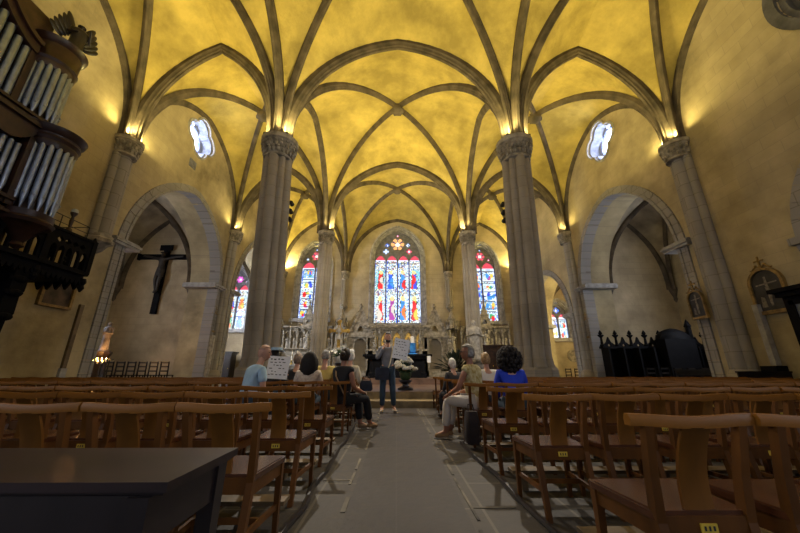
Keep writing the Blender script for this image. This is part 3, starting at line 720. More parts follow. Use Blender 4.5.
def side_screen(label, x0, x1, fig):
    p = thing('side_altar_screen', label, 'altar screen', ((x0+x1)/2, 27.45, 0)); w = x1-x0; n = 7; st = w/n
    cs = [-w/2+st*(k+.5) for k in range(n)]
    plate([[(-w/2, 0), (w/2, 0), (w/2, 4.3), (-w/2, 4.3)]]+[arch_loop(x, st*.34, 2.7, 3.5, 4.05, 7) for x in cs], 0, .3, mp).build('arcade', M['carve'], p)
    mb = MB(); mb.box((0, .24, 3.4), (w, .06, 1.5)); mb.build('niche_back', M['stone'], p)
    mb = MB(); mb.box((0, -.04, 4.36), (w+.1, .6, .12)); mb.box((0, -.04, 2.6), (w+.1, .5, .1)); mb.build('cornice', M['carve'], p)
    for k, x in enumerate(cs):
        if k == n//2: continue
        mb = MB(); robed(mb, .95, ('folded', 'raised', 'open')[k % 3], (x, .08, 2.65)); mb.build('niche_figure', M['statue'], p, smooth=45)
    for k in range(n+1): mb = MB(); pinnacle(mb, (-w/2+k*st, -.08, 2.6), .11, 2.3); mb.build('pinnacle', M['carve'], p)
    mb = MB(); plt = plate([[(-.62, 4.2), (.62, 4.2), (0, 6.3)], foil(0, 4.75, .2, 3, .2, 24, pi/2)], -.3, .05, mp); mb.v = plt.v; mb.f = plt.f; mb.mi = plt.mi
    for s in (-1, 1):
        for k in range(6): mb.ell((s*.64*(1-k/6), -.3, 4.3+2.1*k/6), (.07,)*3, 5, 4)
    mb.box((0, -.1, 6.4), (.08, .08, .5)); mb.box((0, -.1, 6.45), (.3, .08, .08)); mb.build('gable', M['carve'], p)
    mb = MB(); robed(mb, 1.35, 'folded', (0, -.2, 2.65)); mb.build('central_figure', M['statue'], p, smooth=45)
    # altar block at its foot
    mb = MB(); mb.box((0, -.55, .62), (w*.6, .9, 1.25)); mb.build('altar_block', M['carve'], p)
    mb = MB(); mb.box((0, -.55, 1.3), (w*.68, 1.05, .14)); mb.build('altar_top', M['grey'], p)
    return p
side_screen('stone arcaded altar screen with statuettes under the left lancet', -9.35, -5.35, 0)
side_screen('stone arcaded altar screen with statuettes under the right lancet', 5.35, 9.35, 0)
def candle(label, loc, h, r=.045, stick=.35, m=None, col=None):
    p = thing('candlestick', label, 'candle', loc, group='altar candles')
    mb = MB(); mb.lathe([(r*2.2, 0), (r*2, .03), (r*.6, .07), (r*.5, stick*.5), (r*.8, stick*.55), (r*.5, stick*.62), (r*.6, stick-.04), (r*1.6, stick), (r*.6, stick+.01)], (0, 0, 0), 10); mb.build('stick', m or M['brass'], p, smooth=40)
    mb = MB(); mb.lathe([(r*.75, stick), (r*.75, stick+h), (.006, stick+h+.02)], (0, 0, 0), 10); mb.build('candle', M['wax'], p, smooth=40)
    return p
for i, (x, nm) in enumerate(((-8.3, 'outer left'), (-7.9, 'inner left'), (-6.9, 'inner right'), (-6.5, 'outer right'))):
    candle('white candle on the left side altar, %s of four' % nm, (x, 26.75, 1.37), .75, .06, .3)

# ------------------------------------------------------------------ high altar, cross, flowers
al = thing('altar', 'dark free-standing altar table with thick top slab on the platform', 'altar', (.03, 16.0, AZ2))
mb = MB(); mb.box((0, 0, .99), (3.2, .95, .1)); mb.box((0, 0, .90), (3.0, .85, .1)); mb.build('top_slab', M['black'], al)
mb = MB(); mb.box((0, 0, .47), (2.3, .6, .80)); mb.box((0, 0, .06), (2.7, .8, .12)); mb.build('block', M['black'], al)
for s in (-1, 1):
    mb = MB(); mb.lathe([(.16, .1), (.16, .2), (.11, .26), (.1, .72), (.15, .78), (.17, .86)], (s*1.2, -.22, 0), 12); mb.build('column', M['black'], al, smooth=35)
p = thing('notice', 'small white sheet hanging at the right end of the dark altar', 'paper', (1.48, 15.517, 1.42)); mb = MB(); mb.box((0, 0, 0), (.16, .006, .3)); mb.build('sheet', M['paper'], p)
p = candle('tall white altar candle wrapped in bright blue cloth', (.74, 15.8, AZ2+1.04), .72, .12, .1, M['blue'])
mb = MB(); mb.lathe([(.13, .02), (.14, .3), (.12, .45), (.15, .5), (.1, .52)], (0, 0, 0), 10, lobes=5, amp=.08); mb.build('blue_wrap', M['blue'], p, smooth=40)
cr = thing('processional_cross', 'gilded cross with pale figure on a pole left of the altar', 'cross', (-2.62, 15.0, PZ))
mb = MB(); mb.lathe([(.3, 0), (.28, .06), (.06, .14), (.035, .3), (.035, 1.5), (.07, 1.55), (.04, 1.62)], (0, 0, 0), 10); mb.build('pole', M['gilt'], cr, smooth=40)
mb = MB(); mb.box((0, 0, 2.1), (.13, .06, 1.15)); mb.box((0, 0, 2.28), (.78, .06, .13))
for q in ((-.4, 2.28), (.4, 2.28), (0, 2.7)): mb.ell((q[0], 0, q[1]), (.1, .045, .1), 8, 6)
mb.build('cross', M['gilt'], cr)
mb = MB(); robed(mb, .62, 'open', (0, -.06, 1.9), .7); mb.build('figure', M['statue'], cr, smooth=45)
mb = MB(); mb.lathe([(.17, -.012), (.17, .012)], (0, 0, 0), 24)
for v in mb.v: v.y, v.z = v.z+.03, v.y+2.28
mb.build('halo', M['brass'], cr)
def bouquet(label, loc, R, n, ped, lily=False, stand=None):
    p = thing('bouquet', label, 'flowers', loc); rr = random.Random(n)
    mb = MB(); mb.lathe([(.10*R/.3, 0), (.13*R/.3, .03), (.17*R/.3, .22), (.14*R/.3, .26)], (0, 0, 0), 14); mb.build('vase', M['ceramic'] if lily else M['leaf'], p, smooth=40)
    if stand:
        mb = MB(); mb.lathe([(.24, -stand), (.24, -stand+.06), (.1, -stand+.12), (.09, -.12), (.2, -.05), (.2, -.002)], (0, 0, 0), 12); mb.build('stand', M['dark'], p, smooth=40)
    lf = MB()
    for k in range(90):
        a = rr.uniform(0, 2*pi); e = rr.uniform(-.1, 1.3); d = Vector((cos(a)*cos(e), sin(a)*cos(e), sin(e))); q = Vector((0, 0, .25)); L = R*rr.uniform(.6, 1.15)
        t = d.cross(Vector((0, 0, 1))).normalized()*R*.12; nrm = d.cross(t).normalized()*.006
        m_ = q+d*L*.6; tip = q+d*L+Vector((0, 0, -.05*R))
        lf.add([q+d*L*.2, m_+t+nrm, tip, m_-t+nrm, m_-nrm*3], [(0, 1, 4), (1, 2, 4), (2, 3, 4), (3, 0, 4), (0, 3, 2, 1)])
    lf.build('leaves', M['leaf'], p)
    for k in range(n):
        a = 2*pi*k*.618; e = .05+1.35*((k*.37) % 1); d = Vector((cos(a)*cos(e), sin(a)*cos(e), sin(e))); c = Vector((0, 0, .28))+d*R*rr.uniform(.75, 1.05); f = MB()
        if lily:
            z = d; u = z.orthogonal().normalized(); w = z.cross(u)
            for j in range(6):
                b_ = u*cos(j*pi/3)+w*sin(j*pi/3); t = z.cross(b_)
                f.add([c, c+z*.08+b_*.03+t*.025, c+z*.10+b_*.11, c+z*.08+b_*.03-t*.025, c+z*.06+b_*.03], [(0, 1, 4), (1, 2, 4), (2, 3, 4), (3, 0, 4), (0, 3, 2, 1)])
            f.tube([Vector((0, 0, .26)), c], .006, 5)
        else:
            for ring, (rad, cnt, hh) in enumerate(((.02, 4, .05), (.042, 6, .04), (.06, 7, .02))):
                for j in range(cnt):
                    aa = 2*pi*j/cnt+ring; f.ell(c+Vector((cos(aa)*rad, sin(aa)*rad, hh)), (.032, .032, .038), 6, 4)
        f.build('flower', M['petal'], p, smooth=50)
    return p
bouquet('round bouquet of white roses on a low stand at the platform edge', (.27, 10.6, .66), .34, 34, 0, stand=.66-PZ)
bouquet('spray of white lilies in a pale vase below the gold cross', (-2.35, 13.9, 1.22), .36, 14, 0, lily=True, stand=1.22-PZ)
p = thing('potted_plant', 'dark leafy potted plant right of the altar', 'plant', (2.95, 17.2, PZ))
mb = MB(); mb.lathe([(.2, 0), (.3, .5), (.33, .55), (.28, .55)], (0, 0, 0), 14); mb.build('pot', M['dark'], p, smooth=40)
mb = MB(); rr = random.Random(4)
for k in range(170):
    a = rr.uniform(0, 2*pi); e = rr.uniform(.1, 1.4); d = Vector((cos(a)*cos(e), sin(a)*cos(e), sin(e))); q = Vector((0, 0, .5)); L = rr.uniform(.5, 1.35)
    t = d.cross(Vector((0, 0, 1))).normalized()*.07; m_ = q+d*L*.75; tip = q+d*L-Vector((0, 0, .1))
    mb.add([q+d*L*.45, m_+t, tip, m_-t, m_-Vector((0, 0, .02))], [(0, 1, 4), (1, 2, 4), (2, 3, 4), (3, 0, 4), (0, 3, 2, 1)])
mb.build('foliage', mat('dark_leaf', (.035, .05, .032), .5, .4, 8), p)
# wooden confessional before the right lancet
def cabinet(label, loc, w, d, h, name='confessional', m=None, doors=3):
    p = thing(name, label, name.replace('_', ' '), loc); m = m or M['case']
    mb = MB(); mb.box((0, 0, h*.5), (w, d, h)); mb.build('carcass', m, p)
    mb = MB(); mb.box((0, 0, h+.05), (w+.25, d+.25, .1)); mb.box((0, 0, h-.05), (w+.12, d+.12, .1)); mb.build('cornice', m, p)
    mb = MB(); mb.box((0, 0, .08), (w+.1, d+.1, .16)); mb.build('plinth', m, p)
    for k in range(doors):
        x = -w/2+w*(k+.5)/doors; dw = w/doors-.08; mb = MB(); mb.box((x, -d/2-.02, h*.5), (dw, .05, h*.78))
        for zz in (.32, .68): mb.box((x, -d/2-.045, h*zz), (dw*.68, .03, h*.27))
        dd = mb.build('door', m, p); mb = MB(); mb.ell((x+dw*.42, -d/2-.07, h*.48), (.03, .03, .03), 8, 6); mb.build('knob', M['brass'], dd)
    return p
cabinet('brown panelled wooden confessional standing before the right side altar', (7.15, 24.2, 0), 1.95, 1.0, 2.55)
# dark altar furniture in the left choir chapel
cabinet('dark wooden cupboard under the lancet window left of the thick pier', (-13.6, 26.3, 0), 1.9, .8, 2.2, 'cupboard', M['dark'], 2)

# ------------------------------------------------------------------ left chapel: crucifix, dais, rack, statue
cf = thing('crucifix', 'huge dark wooden crucifix hanging on the left chapel wall', 'crucifix', (-13.95, 18.66, 0))
mb = MB(); mb.box((0, 0, 6.1), (.32, .14, 4.2)); mb.box((0, 0, 7.45), (3.2, .14, .30)); mb.box((0, -.1, 8.0), (.75, .06, .34)); mb.build('cross', M['black'], cf)
mb = MB()
for q in ((-1.6, 7.45), (1.6, 7.45)): mb.box((q[0], 0, q[1]), (.1, .17, .4))
mb.build('cross_end', M['black'], cf)
def grow(nodes, edges, rad, lv=2):
    """skin a skeleton; nodes: list of points, rad: radius or (rx, ry) per node"""
    me = bpy.data.meshes.new('sk'); me.from_pydata([tuple(p) for p in nodes], edges, []); me.update()
    ob = bpy.data.objects.new('sk', me); COL.objects.link(ob)
    md = ob.modifiers.new('s', 'SKIN'); md.use_smooth_shade = True
    for i, v in enumerate(me.skin_vertices[0].data):
        r = rad[i]; v.radius = r if isinstance(r, tuple) else (r, r); v.use_root = (i == 0)
    sb = ob.modifiers.new('u', 'SUBSURF'); sb.levels = lv; sb.render_levels = lv
    dg = bpy.context.evaluated_depsgraph_get(); dg.update()
    out = bpy.data.meshes.new_from_object(ob.evaluated_get(dg)); bpy.data.objects.remove(ob); bpy.data.meshes.remove(me)
    return out
def chainmesh(mb, pts, rs, lv=1):
    me = grow(pts, [(i, i+1) for i in range(len(pts)-1)], rs, lv); mb.merge(me); bpy.data.meshes.remove(me)
s = 1.42
nodes = [(0, 0, 0), (0, 0, .25), (0, -.01, .45), (0, -.03, .58), (-.2, 0, .50), (-.5, 0, .58), (-.86, 0, .62), (.2, 0, .50), (.5, 0, .58), (.86, 0, .62),
         (-.09, 0, -.06), (-.07, -.08, -.45), (-.03, 0, -.86), (-.03, -.09, -.98), (.09, 0, -.06), (.08, -.08, -.45), (.03, 0, -.84), (.03, -.10, -.96)]
ed = [(0, 1), (1, 2), (2, 3), (2, 4), (4, 5), (5, 6), (2, 7), (7, 8), (8, 9), (0, 10), (10, 11), (11, 12), (12, 13), (0, 14), (14, 15), (15, 16), (16, 17)]
rd = [(.13, .09), (.12, .085), (.15, .09), .05, .06, .045, .035, .06, .045, .035, .085, .065, .042, .03, .085, .065, .042, .03]
me = grow([(x*s*.98, y*s-.2, z*s+6.55) for x, y, z in nodes], ed, [tuple(q*s*1.1 for q in r) if isinstance(r, tuple) else r*s*1.1 for r in rd])
mb = MB(); mb.merge(me); mb.ell((.05, -.28, 6.55+.68*s), (.12, .13, .16), 12, 8); mb.lathe([(.15, 0), (.19, .03), (.15, .06)], (.05, -.27, 6.55+.73*s), 12, lobes=7, amp=.1)
mb.lathe([(.24, -.36), (.22, -.1), (.2, .04)], (0, -.2, 6.55), 12, lobes=6, amp=.1, sy=.75)
mb.build('christ_figure', mat('dark_bronze_wood', (.030, .022, .018), .5, .4, 6), cf, smooth=60)
mb = MB(); mb.box((-13.6, 15.9, .14), (5.0, 4.7, .28)); ds = mb.build('floor_dais', M['floor']); tag(ds, kind='structure')
def ladder_chair(label, loc, rz=0, first=[None], group='dark ladder-back chairs'):
    if first[0]: return copy_tree(first[0], loc, rz, label)
    p = thing('ladder_back_chair', label, 'chair', loc, rz, group)
    mb = MB(); mb.box((0, .2, .43), (.42, .40, .04)); mb.build('seat', M['black'], p)
    for s_ in (-1, 1):
        mb = MB(); mb.bar((s_*.19, 0, 0), (s_*.18, -.05, 1.05), .04, .04); mb.build('back_post', M['black'], p)
        mb = MB(); mb.bar((s_*.19, .37, 0), (s_*.19, .37, .42), .038, .038); mb.build('front_leg', M['black'], p)
    for z in (.62, .82, 1.0):
        mb = MB(); mb.box((0, -.03-.02*(z-.5), z), (.34, .025, .07)); mb.build('slat', M['dark'], p)
    first[0] = p; return p
ords = ['first', 'second', 'third', 'fourth', 'fifth', 'sixth', 'seventh', 'eighth', 'ninth', 'tenth', 'eleventh', 'twelfth', 'thirteenth', 'fourteenth', 'fifteenth', 'sixteenth', 'seventeenth', 'eighteenth', 'nineteenth', 'twentieth']
for k in range(8): ladder_chair('dark ladder-back chair in front of the crucifix, %s from the candle rack' % ords[k], (-14.6+k*.52, 16.2, .28), 0)
for k in range(8): ladder_chair('dark ladder-back chair before the black stalls, %s from the nave' % ords[k], (11.0+k*.6, 14.7, 0), 0)
for k in range(7): ladder_chair('dark ladder-back chair under the yellow-lit chapel wall, %s from the nave' % ords[k], (11.7+k*.62, 23.2, 0), 0)
vr = thing('votive_rack', 'black iron rack of lit votive candles beside the left chapel statue', 'candle rack', (-12.45, 14.15, .28))
mb = MB()
for s_ in (-.4, .4):
    mb.bar((s_, -.15, 0), (s_, -.15, .95), .035, .035); mb.bar((s_, .15, 0), (s_, .15, 1.1), .035, .035)
for q in range(3): mb.box((0, -.16+q*.16, .9+q*.1), (1.0, .15, .025))
mb.build('stand', M['iron'], vr)
for q in range(2):
    for k in range(5):
        x, y, z = -.38+k*.19, -.16+q*.16, .913+q*.1
        mb = MB(); mb.lathe([(.028, 0), (.028, .09), (.02, .09)], (x, y, z), 8); vo = mb.build('votive', M['wax'], vr)
        mb = MB(); mb.ell((x, y, z+.115), (.011, .011, .028), 6, 5); mb.build('flame', M['flame'], vo)
ld = bpy.data.lights.new('candle_glow', 'POINT'); ld.energy = 16; ld.color = (1, .45, .12); ld.shadow_soft_size = .15
lo = bpy.data.objects.new('candle_glow', ld); COL.objects.link(lo); lo.location = (0, .1, 1.3); lo.parent = vr
statue('pale-headed statue on a pedestal above the votive candles', (-12.85, 14.8, 1.75), 1.25, mat('painted_statue', (.22, .2, .2), .6, .5, 3), 'folded', ped=1.75-.28, pm=M['dark'])

# ------------------------------------------------------------------ right chapel: black gothic stalls
stl = thing('gothic_stalls', 'black carved gothic stalls with finials along the right chapel wall', 'stalls', (12.95, 16.45, 0))
mb = MB(); mb.box((0, .35, 1.0), (5.2, .12, 2.0)); mb.box((0, 0, .22), (5.2, .7, .44)); mb.box((0, -.1, .46), (5.2, .6, .06)); mb.build('back_panelling', M['black'], stl)
mb = MB(); mb.box((0, .3, 2.03), (5.3, .32, .12)); mb.build('cornice', M['black'], stl)
for k in range(8):
    x = -2.6+k*5.2/7
    mb = MB(); mb.box((x, .05, 1.0), (.08, .6, 2.0)); mb.lathe([(.1, 2.0), (.12, 2.15), (.07, 2.2), (.05, 2.5), (.12, 2.58), (.05, 2.66), (.1, 2.72), (.02, 2.88)], (x, .25, 0), 8)
    for s_ in (-1, 1): mb.ell((x+s_*.1, .25, 2.62), (.07, .05, .05), 6, 4)
    mb.build('finial_post', M['black'], stl)
    if k < 7:
        mb = MB(); c = x+5.2/14; plt = plate([[(c-.34, 1.95), (c+.34, 1.95), (c+.3, 2.15), (c+.1, 2.3), (c, 2.55), (c-.1, 2.3), (c-.3, 2.15)], circle(c, 2.13, .08, 12)], .25, .36, mp)
        plt.build('crest', M['black'], stl)
mb = MB(); mb.box((.9, .05, 1.2), (1.5, .8, 2.4)); mb.lathe([(.85, 2.4), (.8, 2.6), (.6, 2.78), (.3, 2.9), (.05, 2.95)], (.9, .05, 0), 16, sy=.5); mb.lathe([(.12, 2.3), (.12, 3.0), (.16, 3.05), (.02, 3.4)], (1.75, 0, 0), 8); mb.build('canopied_seat', M['black'], stl, smooth=30)
def bench(label, loc, w, rz=0, h=.95, m=None):
    p = thing('bench', label, 'bench', loc, rz); m = m or M['dark']
    mb = MB(); mb.box((0, 0, .43), (w, .36, .04)); mb.build('seat', m, p)
    mb = MB(); mb.box((0, -.2, h-.1), (w, .04, .2)); mb.box((0, -.2, h), (w+.04, .07, .04)); mb.build('backrest', m, p)
    for s_ in (-1, 1):
        mb = MB(); mb.box((s_*(w/2-.03), 0, .21), (.05, .34, .41)); mb.box((s_*(w/2-.03), -.2, h/2-.1), (.05, .05, h-.2)); mb.build('end', m, p)
    return p
bench('long dark bench in front of the black stalls', (12.2, 13.2, 0), 3.0)
bench('dark bench against the right wall beside the grey casing', (9.55, 9.0, 0), 1.4, 0, .9)
# round plaque on the yellow chapel wall
p = thing('round_plaque', 'round stone plaque on the yellow-lit chapel wall', 'plaque', (14.55, 27.565, 2.05)); mb = MB()
mb.lathe([(.5, -.04), (.5, .0), (.42, .03), (.40, .01), (.1, .03)], (0, 0, 0), 28)
for v in mb.v: v.y, v.z = -v.z, v.y
mb.build('disc', M['carve'], p, smooth=40)

# ------------------------------------------------------------------ pictures on the walls
def station(label, sg, y, z, w, h, out=0):
    x = XWS[sg]-out
    """arched station picture; on the wall sg*x, facing the nave"""
    p = thing('station_picture', label, 'picture', (sg*(x-.03), y, z), group='arched stations of the cross')
    f = lambda u, v, d: Vector((sg*d, u*-sg, v))
    lp = lambda k: arch_loop(0, w/2*k, -h/2*k, h*.18, h*.18+w/2*k, 12)
    plate([lp(1), lp(.84)], -.07, .03, f).build('frame', M['frame'], p)
    plate([lp(.9)], -.02, .03, f).build('panel', M['paint'], p)
    mb = MB(); t = .03
    mb.prism([(-t, -.32*h), (t, -.32*h), (t, .34*h), (-t, .34*h)], f, -.028, -.02); mb.prism([(-.3*w, .15*h), (.3*w, .18*h), (.3*w, .21*h), (-.3*w, .18*h)], f, -.029, -.02)
    mb.prism([(-.06*w, .1*h), (.05*w, .12*h), (.08*w, -.05*h), (.02*w, -.26*h), (-.04*w, -.26*h), (-.03*w, -.05*h)], f, -.032, -.02)
    mb.prism([(-.04*w, .14*h), (.04*w, .14*h), (.04*w, .21*h), (-.04*w, .21*h)], f, -.033, -.02)
    mb.prism([(-.3*w, -.34*h), (-.14*w, -.34*h), (-.16*w, -.12*h), (-.25*w, -.1*h)], f, -.03, -.02)
    mb.build('painted_figure', M['paint_fig'], p)
    mb = MB(); top = h*.18+w/2
    mb.prism([(-.022, top-.02), (.022, top-.02), (.022, top+.36), (-.022, top+.36)], f, -.04, -.01); mb.prism([(-.13, top+.2), (.13, top+.2), (.13, top+.245), (-.13, top+.245)], f, -.04, -.01)
    for s_ in (-1, 1):
        mb.tube([f(s_*.02, top+.02, -.02), f(s_*.12, top+.08, -.02), f(s_*.2, top+.02, -.02), f(s_*.26, top-.04, -.02), f(s_*.3, top-.02, -.02)], .022, 6); mb.ell(f(s_*.13, top+.09, -.02), (.03, .04, .04), 6, 4)
    mb.build('crest', M['frame'], p)
station('large arched crucifixion picture with cross crest on the right wall', 1, 9.2, 3.15, .95, 1.3)
station('small arched crucifixion picture beside the grey-edged chapel arch', 1, 11.2, 3.15, .62, 1.02, .34)
station('narrow arched picture on the pier between right chapel and yellow-lit chapel', 1, 18.66, 3.3, .5, 1.25)
station('narrow arched picture on the pier right of the crucifix chapel', -1, 18.66, 3.6, .5, 1.25)
p = thing('gilt_framed_picture', 'dark gilt-framed picture half hidden below the organ gallery', 'picture', (-XWS[-1]+.03, 9.85, 3.4))
f = lambda u, v, d: Vector((-d, u, v))
plate([[(-.5, -.65), (.5, -.65), (.5, .65), (-.5, .65)], [(-.42, -.57), (.42, -.57), (.42, .57), (-.42, .57)]], -.07, .03, f).build('frame', M['frame'], p)
plate([[(-.45, -.6), (.45, -.6), (.45, .6), (-.45, .6)]], -.02, .03, f).build('panel', mat('brown_painting', (.09, .055, .035), .5, .5, 4), p)
p = thing('wall_casing', 'upright pale grey casing on a dark block beside the right wall shaft', 'casing', (XWS[1]-.1, 9.6, 0))
mb = MB(); mb.box((0, 0, 1.95), (.16, .15, 1.75)); mb.build('casing', M['grey'], p)
mb = MB(); mb.box((-.08, .02, .53), (.34, .42, 1.06)); mb.build('dark_block', M['black'], p)
p = thing('wall_batten', 'upright brown board on the left wall beside the chapel arch', 'board', (-XWS[-1]+.04, 10.72, 0)); mb = MB(); mb.box((0, 0, 2.0), (.08, .13, 2.0)); mb.build('board', mat('brown_board', (.16, .11, .055), .6, .3, 4), p)
mb = MB(); mb.box((0, 0, .5), (.1, .2, 1.0)); mb.build('base_block', M['grey'], p)
p = thing('tall_pale_slab', 'tall pale slab leaning below the picture right of the crucifix chapel', 'slab', (-XWS[-1]+.1, 18.66, 0)); mb = MB(); mb.box((0, 0, 1.4), (.16, .36, 2.8)); mb.build('slab', M['statue'], p)
p = thing('wall_vent', 'small dark square vent under the left round window', 'vent', (-XWS[-1]+.01, 14.3, 10.95)); mb = MB(); mb.box((0, 0, 0), (.06, .5, .42)); mb.build('recess', M['tracery'], p)
mb = MB()
for q in range(4): mb.box((.035, 0, -.15+q*.1), (.02, .46, .03))
mb.build('slat', M['tracery'], p)

# ------------------------------------------------------------------ right edge: dark porch and holy-water stoup
p = thing('wooden_porch', 'dark panelled wooden porch with glazed side at the right wall', 'porch', (10.02, 6.75, 0))
mb = MB(); mb.box((0, 0, 1.38), (1.0, 2.1, 2.76)); mb.build('carcass', M['black'], p)
mb = MB(); mb.box((-.05, 0, 2.81), (1.3, 2.35, .1)); mb.box((-.03, 0, 2.7), (1.16, 2.2, .1)); mb.build('cornice', M['black'], p)
for y in (-.5, .5):
    mb = MB()
    for q in (-.38, .38): mb.box((-.52, y+q, 1.4), (.06, .12, 2.3))
    for z in (.3, 1.2, 2.5): mb.box((-.52, y, z), (.06, .85, .12))
    mb.build('door_frame', M['black'], p)
    mb = MB(); mb.box((-.51, y, 1.85), (.02, .66, 1.2)); mb.build('glass_panel', mat('porch_glass', (.16, .18, .2), .12, .1, 3), p)
p = thing('holy_water_stoup', 'dark holy-water stoup on a pedestal before the porch', 'stoup', (9.0, 7.0, 0))
mb = MB(); mb.lathe([(.22, 0), (.22, .1), (.1, .2), (.09, .6), (.14, .68)], (0, 0, 0), 14); mb.build('pedestal', M['black'], p, smooth=40)
mb = MB(); mb.lathe([(.1, .66), (.2, .7), (.33, .80), (.36, .88), (.36, .91), (.31, .9), (.2, .8), (.05, .78)], (0, 0, 0), 20); mb.build('bowl', M['black'], p, smooth=40)

# ------------------------------------------------------------------ organ and its gallery on the left wall
OX = -10.15
gl = thing('organ_gallery', 'black carved wooden gallery carrying the organ on the left wall', 'gallery', (OX, 5.2, 3.3))
GX = 1.28                                       # how far it stands out
side = lambda u, v, w: Vector((GX+w, u, v))
mb = MB(); mb.box((GX/2-.14, 0, .1), (GX+.26, 7.5, .22)); mb.box((GX+.02, 0, .23), (.14, 7.55, .09)); mb.box((GX/2, 3.75, .23), (GX+.1, .12, .09)); mb.build('deck', M['black'], gl)
for k in range(6):
    y0 = -3.75+k*1.25; y1 = y0+1.25; c = (y0+y1)/2
    loops = [[(y0, .25), (y1, .25), (y1, 1.15), (y0, 1.15)]]
    for q in (-.42, -.21, 0, .21, .42): loops.append(arch_loop(c+q, .075, .31, .66, .80, 5))
    for q in (-.31, -.105, .105, .31): loops.append(foil(c+q, .93, .078, 4, .2, 20))
    plate(loops, -.05, .03, side).build('tracery_panel', M['black'], gl)
for k in range(7):
    y = -3.75+k*1.25; mb = MB(); mb.box((GX, y, .7), (.13, .13, .95)); mb.lathe([(.05, 1.16), (.08, 1.2), (.04, 1.28), (.02, 1.34)], (GX, y, 0), 8); mb.lathe([(.02, -.28), (.08, -.16), (.05, -.08), (.09, 0), (.07, .1)], (GX, y, 0), 8); mb.build('post', M['black'], gl)
plate([[(0, .25), (GX, .25), (GX, 1.15), (0, 1.15)], foil(GX*.3, .7, .26, 4, .2, 24), foil(GX*.7, .7, .26, 4, .2, 24)], -.04, .04, lambda u, v, w: Vector((u, 3.72+w, v))).build('end_panel', M['black'], gl)
mb = MB(); mb.box((GX, 0, 1.18), (.16, 7.6, .07)); mb.box((GX/2, 3.74, 1.18), (GX, .14, .07)); mb.build('handrail', M['black'], gl)
mb = MB()
for k in range(60):
    y = -3.75+k*.125; mb.prism([(y, .02), (y+.125, .02), (y+.10, -.06), (y+.0625, -.15+.05*(k % 2)), (y+.025, -.06)], side, -.04, .02)
for k in range(5):
    x = k*.25; mb.prism([(x, .02), (x+.25, .02), (x+.2, -.1), (x+.125, -.22), (x+.05, -.1)], lambda u, v, w: Vector((u, 3.72+w, v)), -.03, .03)
mb.build('pendant_fringe', M['black'], gl)
for y in (-2.6, .2, 2.3):
    mb = MB(); poly = [(-.25, .0), (GX-.02, .0), (GX-.02, -.55), (GX-.10, -.7), (GX-.08, -1.1), (GX-.22, -1.25), (GX-.24, -1.6), (GX-.45, -1.8), (.4, -2.1), (-.25, -2.4)]
    mb.prism(poly, lambda u, v, w: Vector((u, y+w, v)), -.16, .16)
    for u, v in ((GX-.06, -.3), (GX-.08, -.62), (GX-.12, -1.18), (GX-.26, -1.66), (.6, -1.95)): mb.ell((u, y, v), (.1, .2, .1), 8, 6)
    mb.build('bracket', M['black'], gl)
p = thing('gallery_lamp', 'dark turned post with pale cap on the gallery rail', 'lamp', (OX+GX, 8.15, 4.52))
mb = MB(); mb.lathe([(.07, 0), (.07, .05), (.03, .1), (.05, .3), (.03, .42), (.075, .5), (.08, .54)], (0, 0, 0), 12); mb.build('post', M['case'], p, smooth=40)
mb = MB(); mb.lathe([(.075, .54), (.08, .6), (.05, .65), (.01, .66)], (0, 0, 0), 12); mb.build('cap', M['ceramic'], p, smooth=40)
p = thing('gallery_guard_rail', 'thin black metal guard rail above the gallery balustrade', 'railing', (OX+GX-.12, 8.1, 4.5))
mb = MB()
for y in (-.75, -.1, .7): mb.tube([(0, y, 0), (0, y, .42)], .012, 6)
mb.tube([(0, -.75, .42), (0, .7, .42), (-.9, .7, .42)], .012, 6); mb.tube([(0, -.75, .22), (0, .7, .22)], .009, 6); mb.build('rail', M['iron'], p)

og = thing('pipe_organ', 'dark carved pipe organ with silver pipes above the left gallery', 'organ', (OX, 0, 0))
def pipe_mesh(mb, x, y, z0, z1, r, nx=1, ny=0):
    L = z1-z0; foot = min(.32, L*.16)
    mb.lathe([(r*.25, z0), (r, z0+foot), (r, z1), (r*.86, z1), (r*.86, z1-.03)], (x, y, 0), 14)
    mb.ell((x+nx*r*.95, y+ny*r*.95, z0+foot+.06), (r*(.2+.45*abs(ny)), r*(.2+.45*abs(nx)), r*.5), 8, 5)
def pipe(*a, parent=None):
    mb = MB(); pipe_mesh(mb, *a); mb.build('pipe', M['pipe'], parent or og, smooth=40)
def tower(cx, cy, r, z0, z1, zc, n, pr, zpend):
    for k in range(n):
        a = -pi/2*.92+pi*.92*k/(n-1); pipe(cx+r*cos(a), cy+r*sin(a), z0, z1+.05*abs(k-(n-1)/2), pr, cos(a), sin(a))
    mb = MB(); mb.lathe([(r*.75, z0-.3), (r*.75, zc)], (cx-.05, cy, 0), 18); mb.build('tower_core', M['case'], og)
    mb = MB(); mb.lathe([(r*1.1, z1-.12), (r*1.22, z1), (r*1.2, z1+.06), (r*1.3, z1+.14), (r*1.22, z1+.2), (r*1.24, zc-.18), (r*1.42, zc-.1), (r*1.5, zc), (r*.2, zc)], (cx, cy, 0), 28); mb.build('tower_cornice', M['case'], og, smooth=30)
    mb = MB(); mb.lathe([(.03, zpend), (.14, zpend+.08), (.1, zpend+.16), (r*.7, z0-.42), (r*1.2, z0-.3), (r*1.3, z0-.22), (r*1.15, z0-.16), (r*1.2, z0-.02), (r*.3, z0)], (cx, cy, 0), 28); mb.build('tower_base', M['case'], og, smooth=30)
tower(1.32, 7.1, .40, 4.5, 6.3, 6.72, 9, .06, 3.62)
tower(.72, 6.9, .40, 7.05, 8.65, 9.45, 9, .066, 6.55)
def flat(x, ya, yb, z0, top, r, sp, zb, zt):
    y = ya
    while y > yb:
        pipe(x, y, z0, top(y)-.03, r); y -= sp
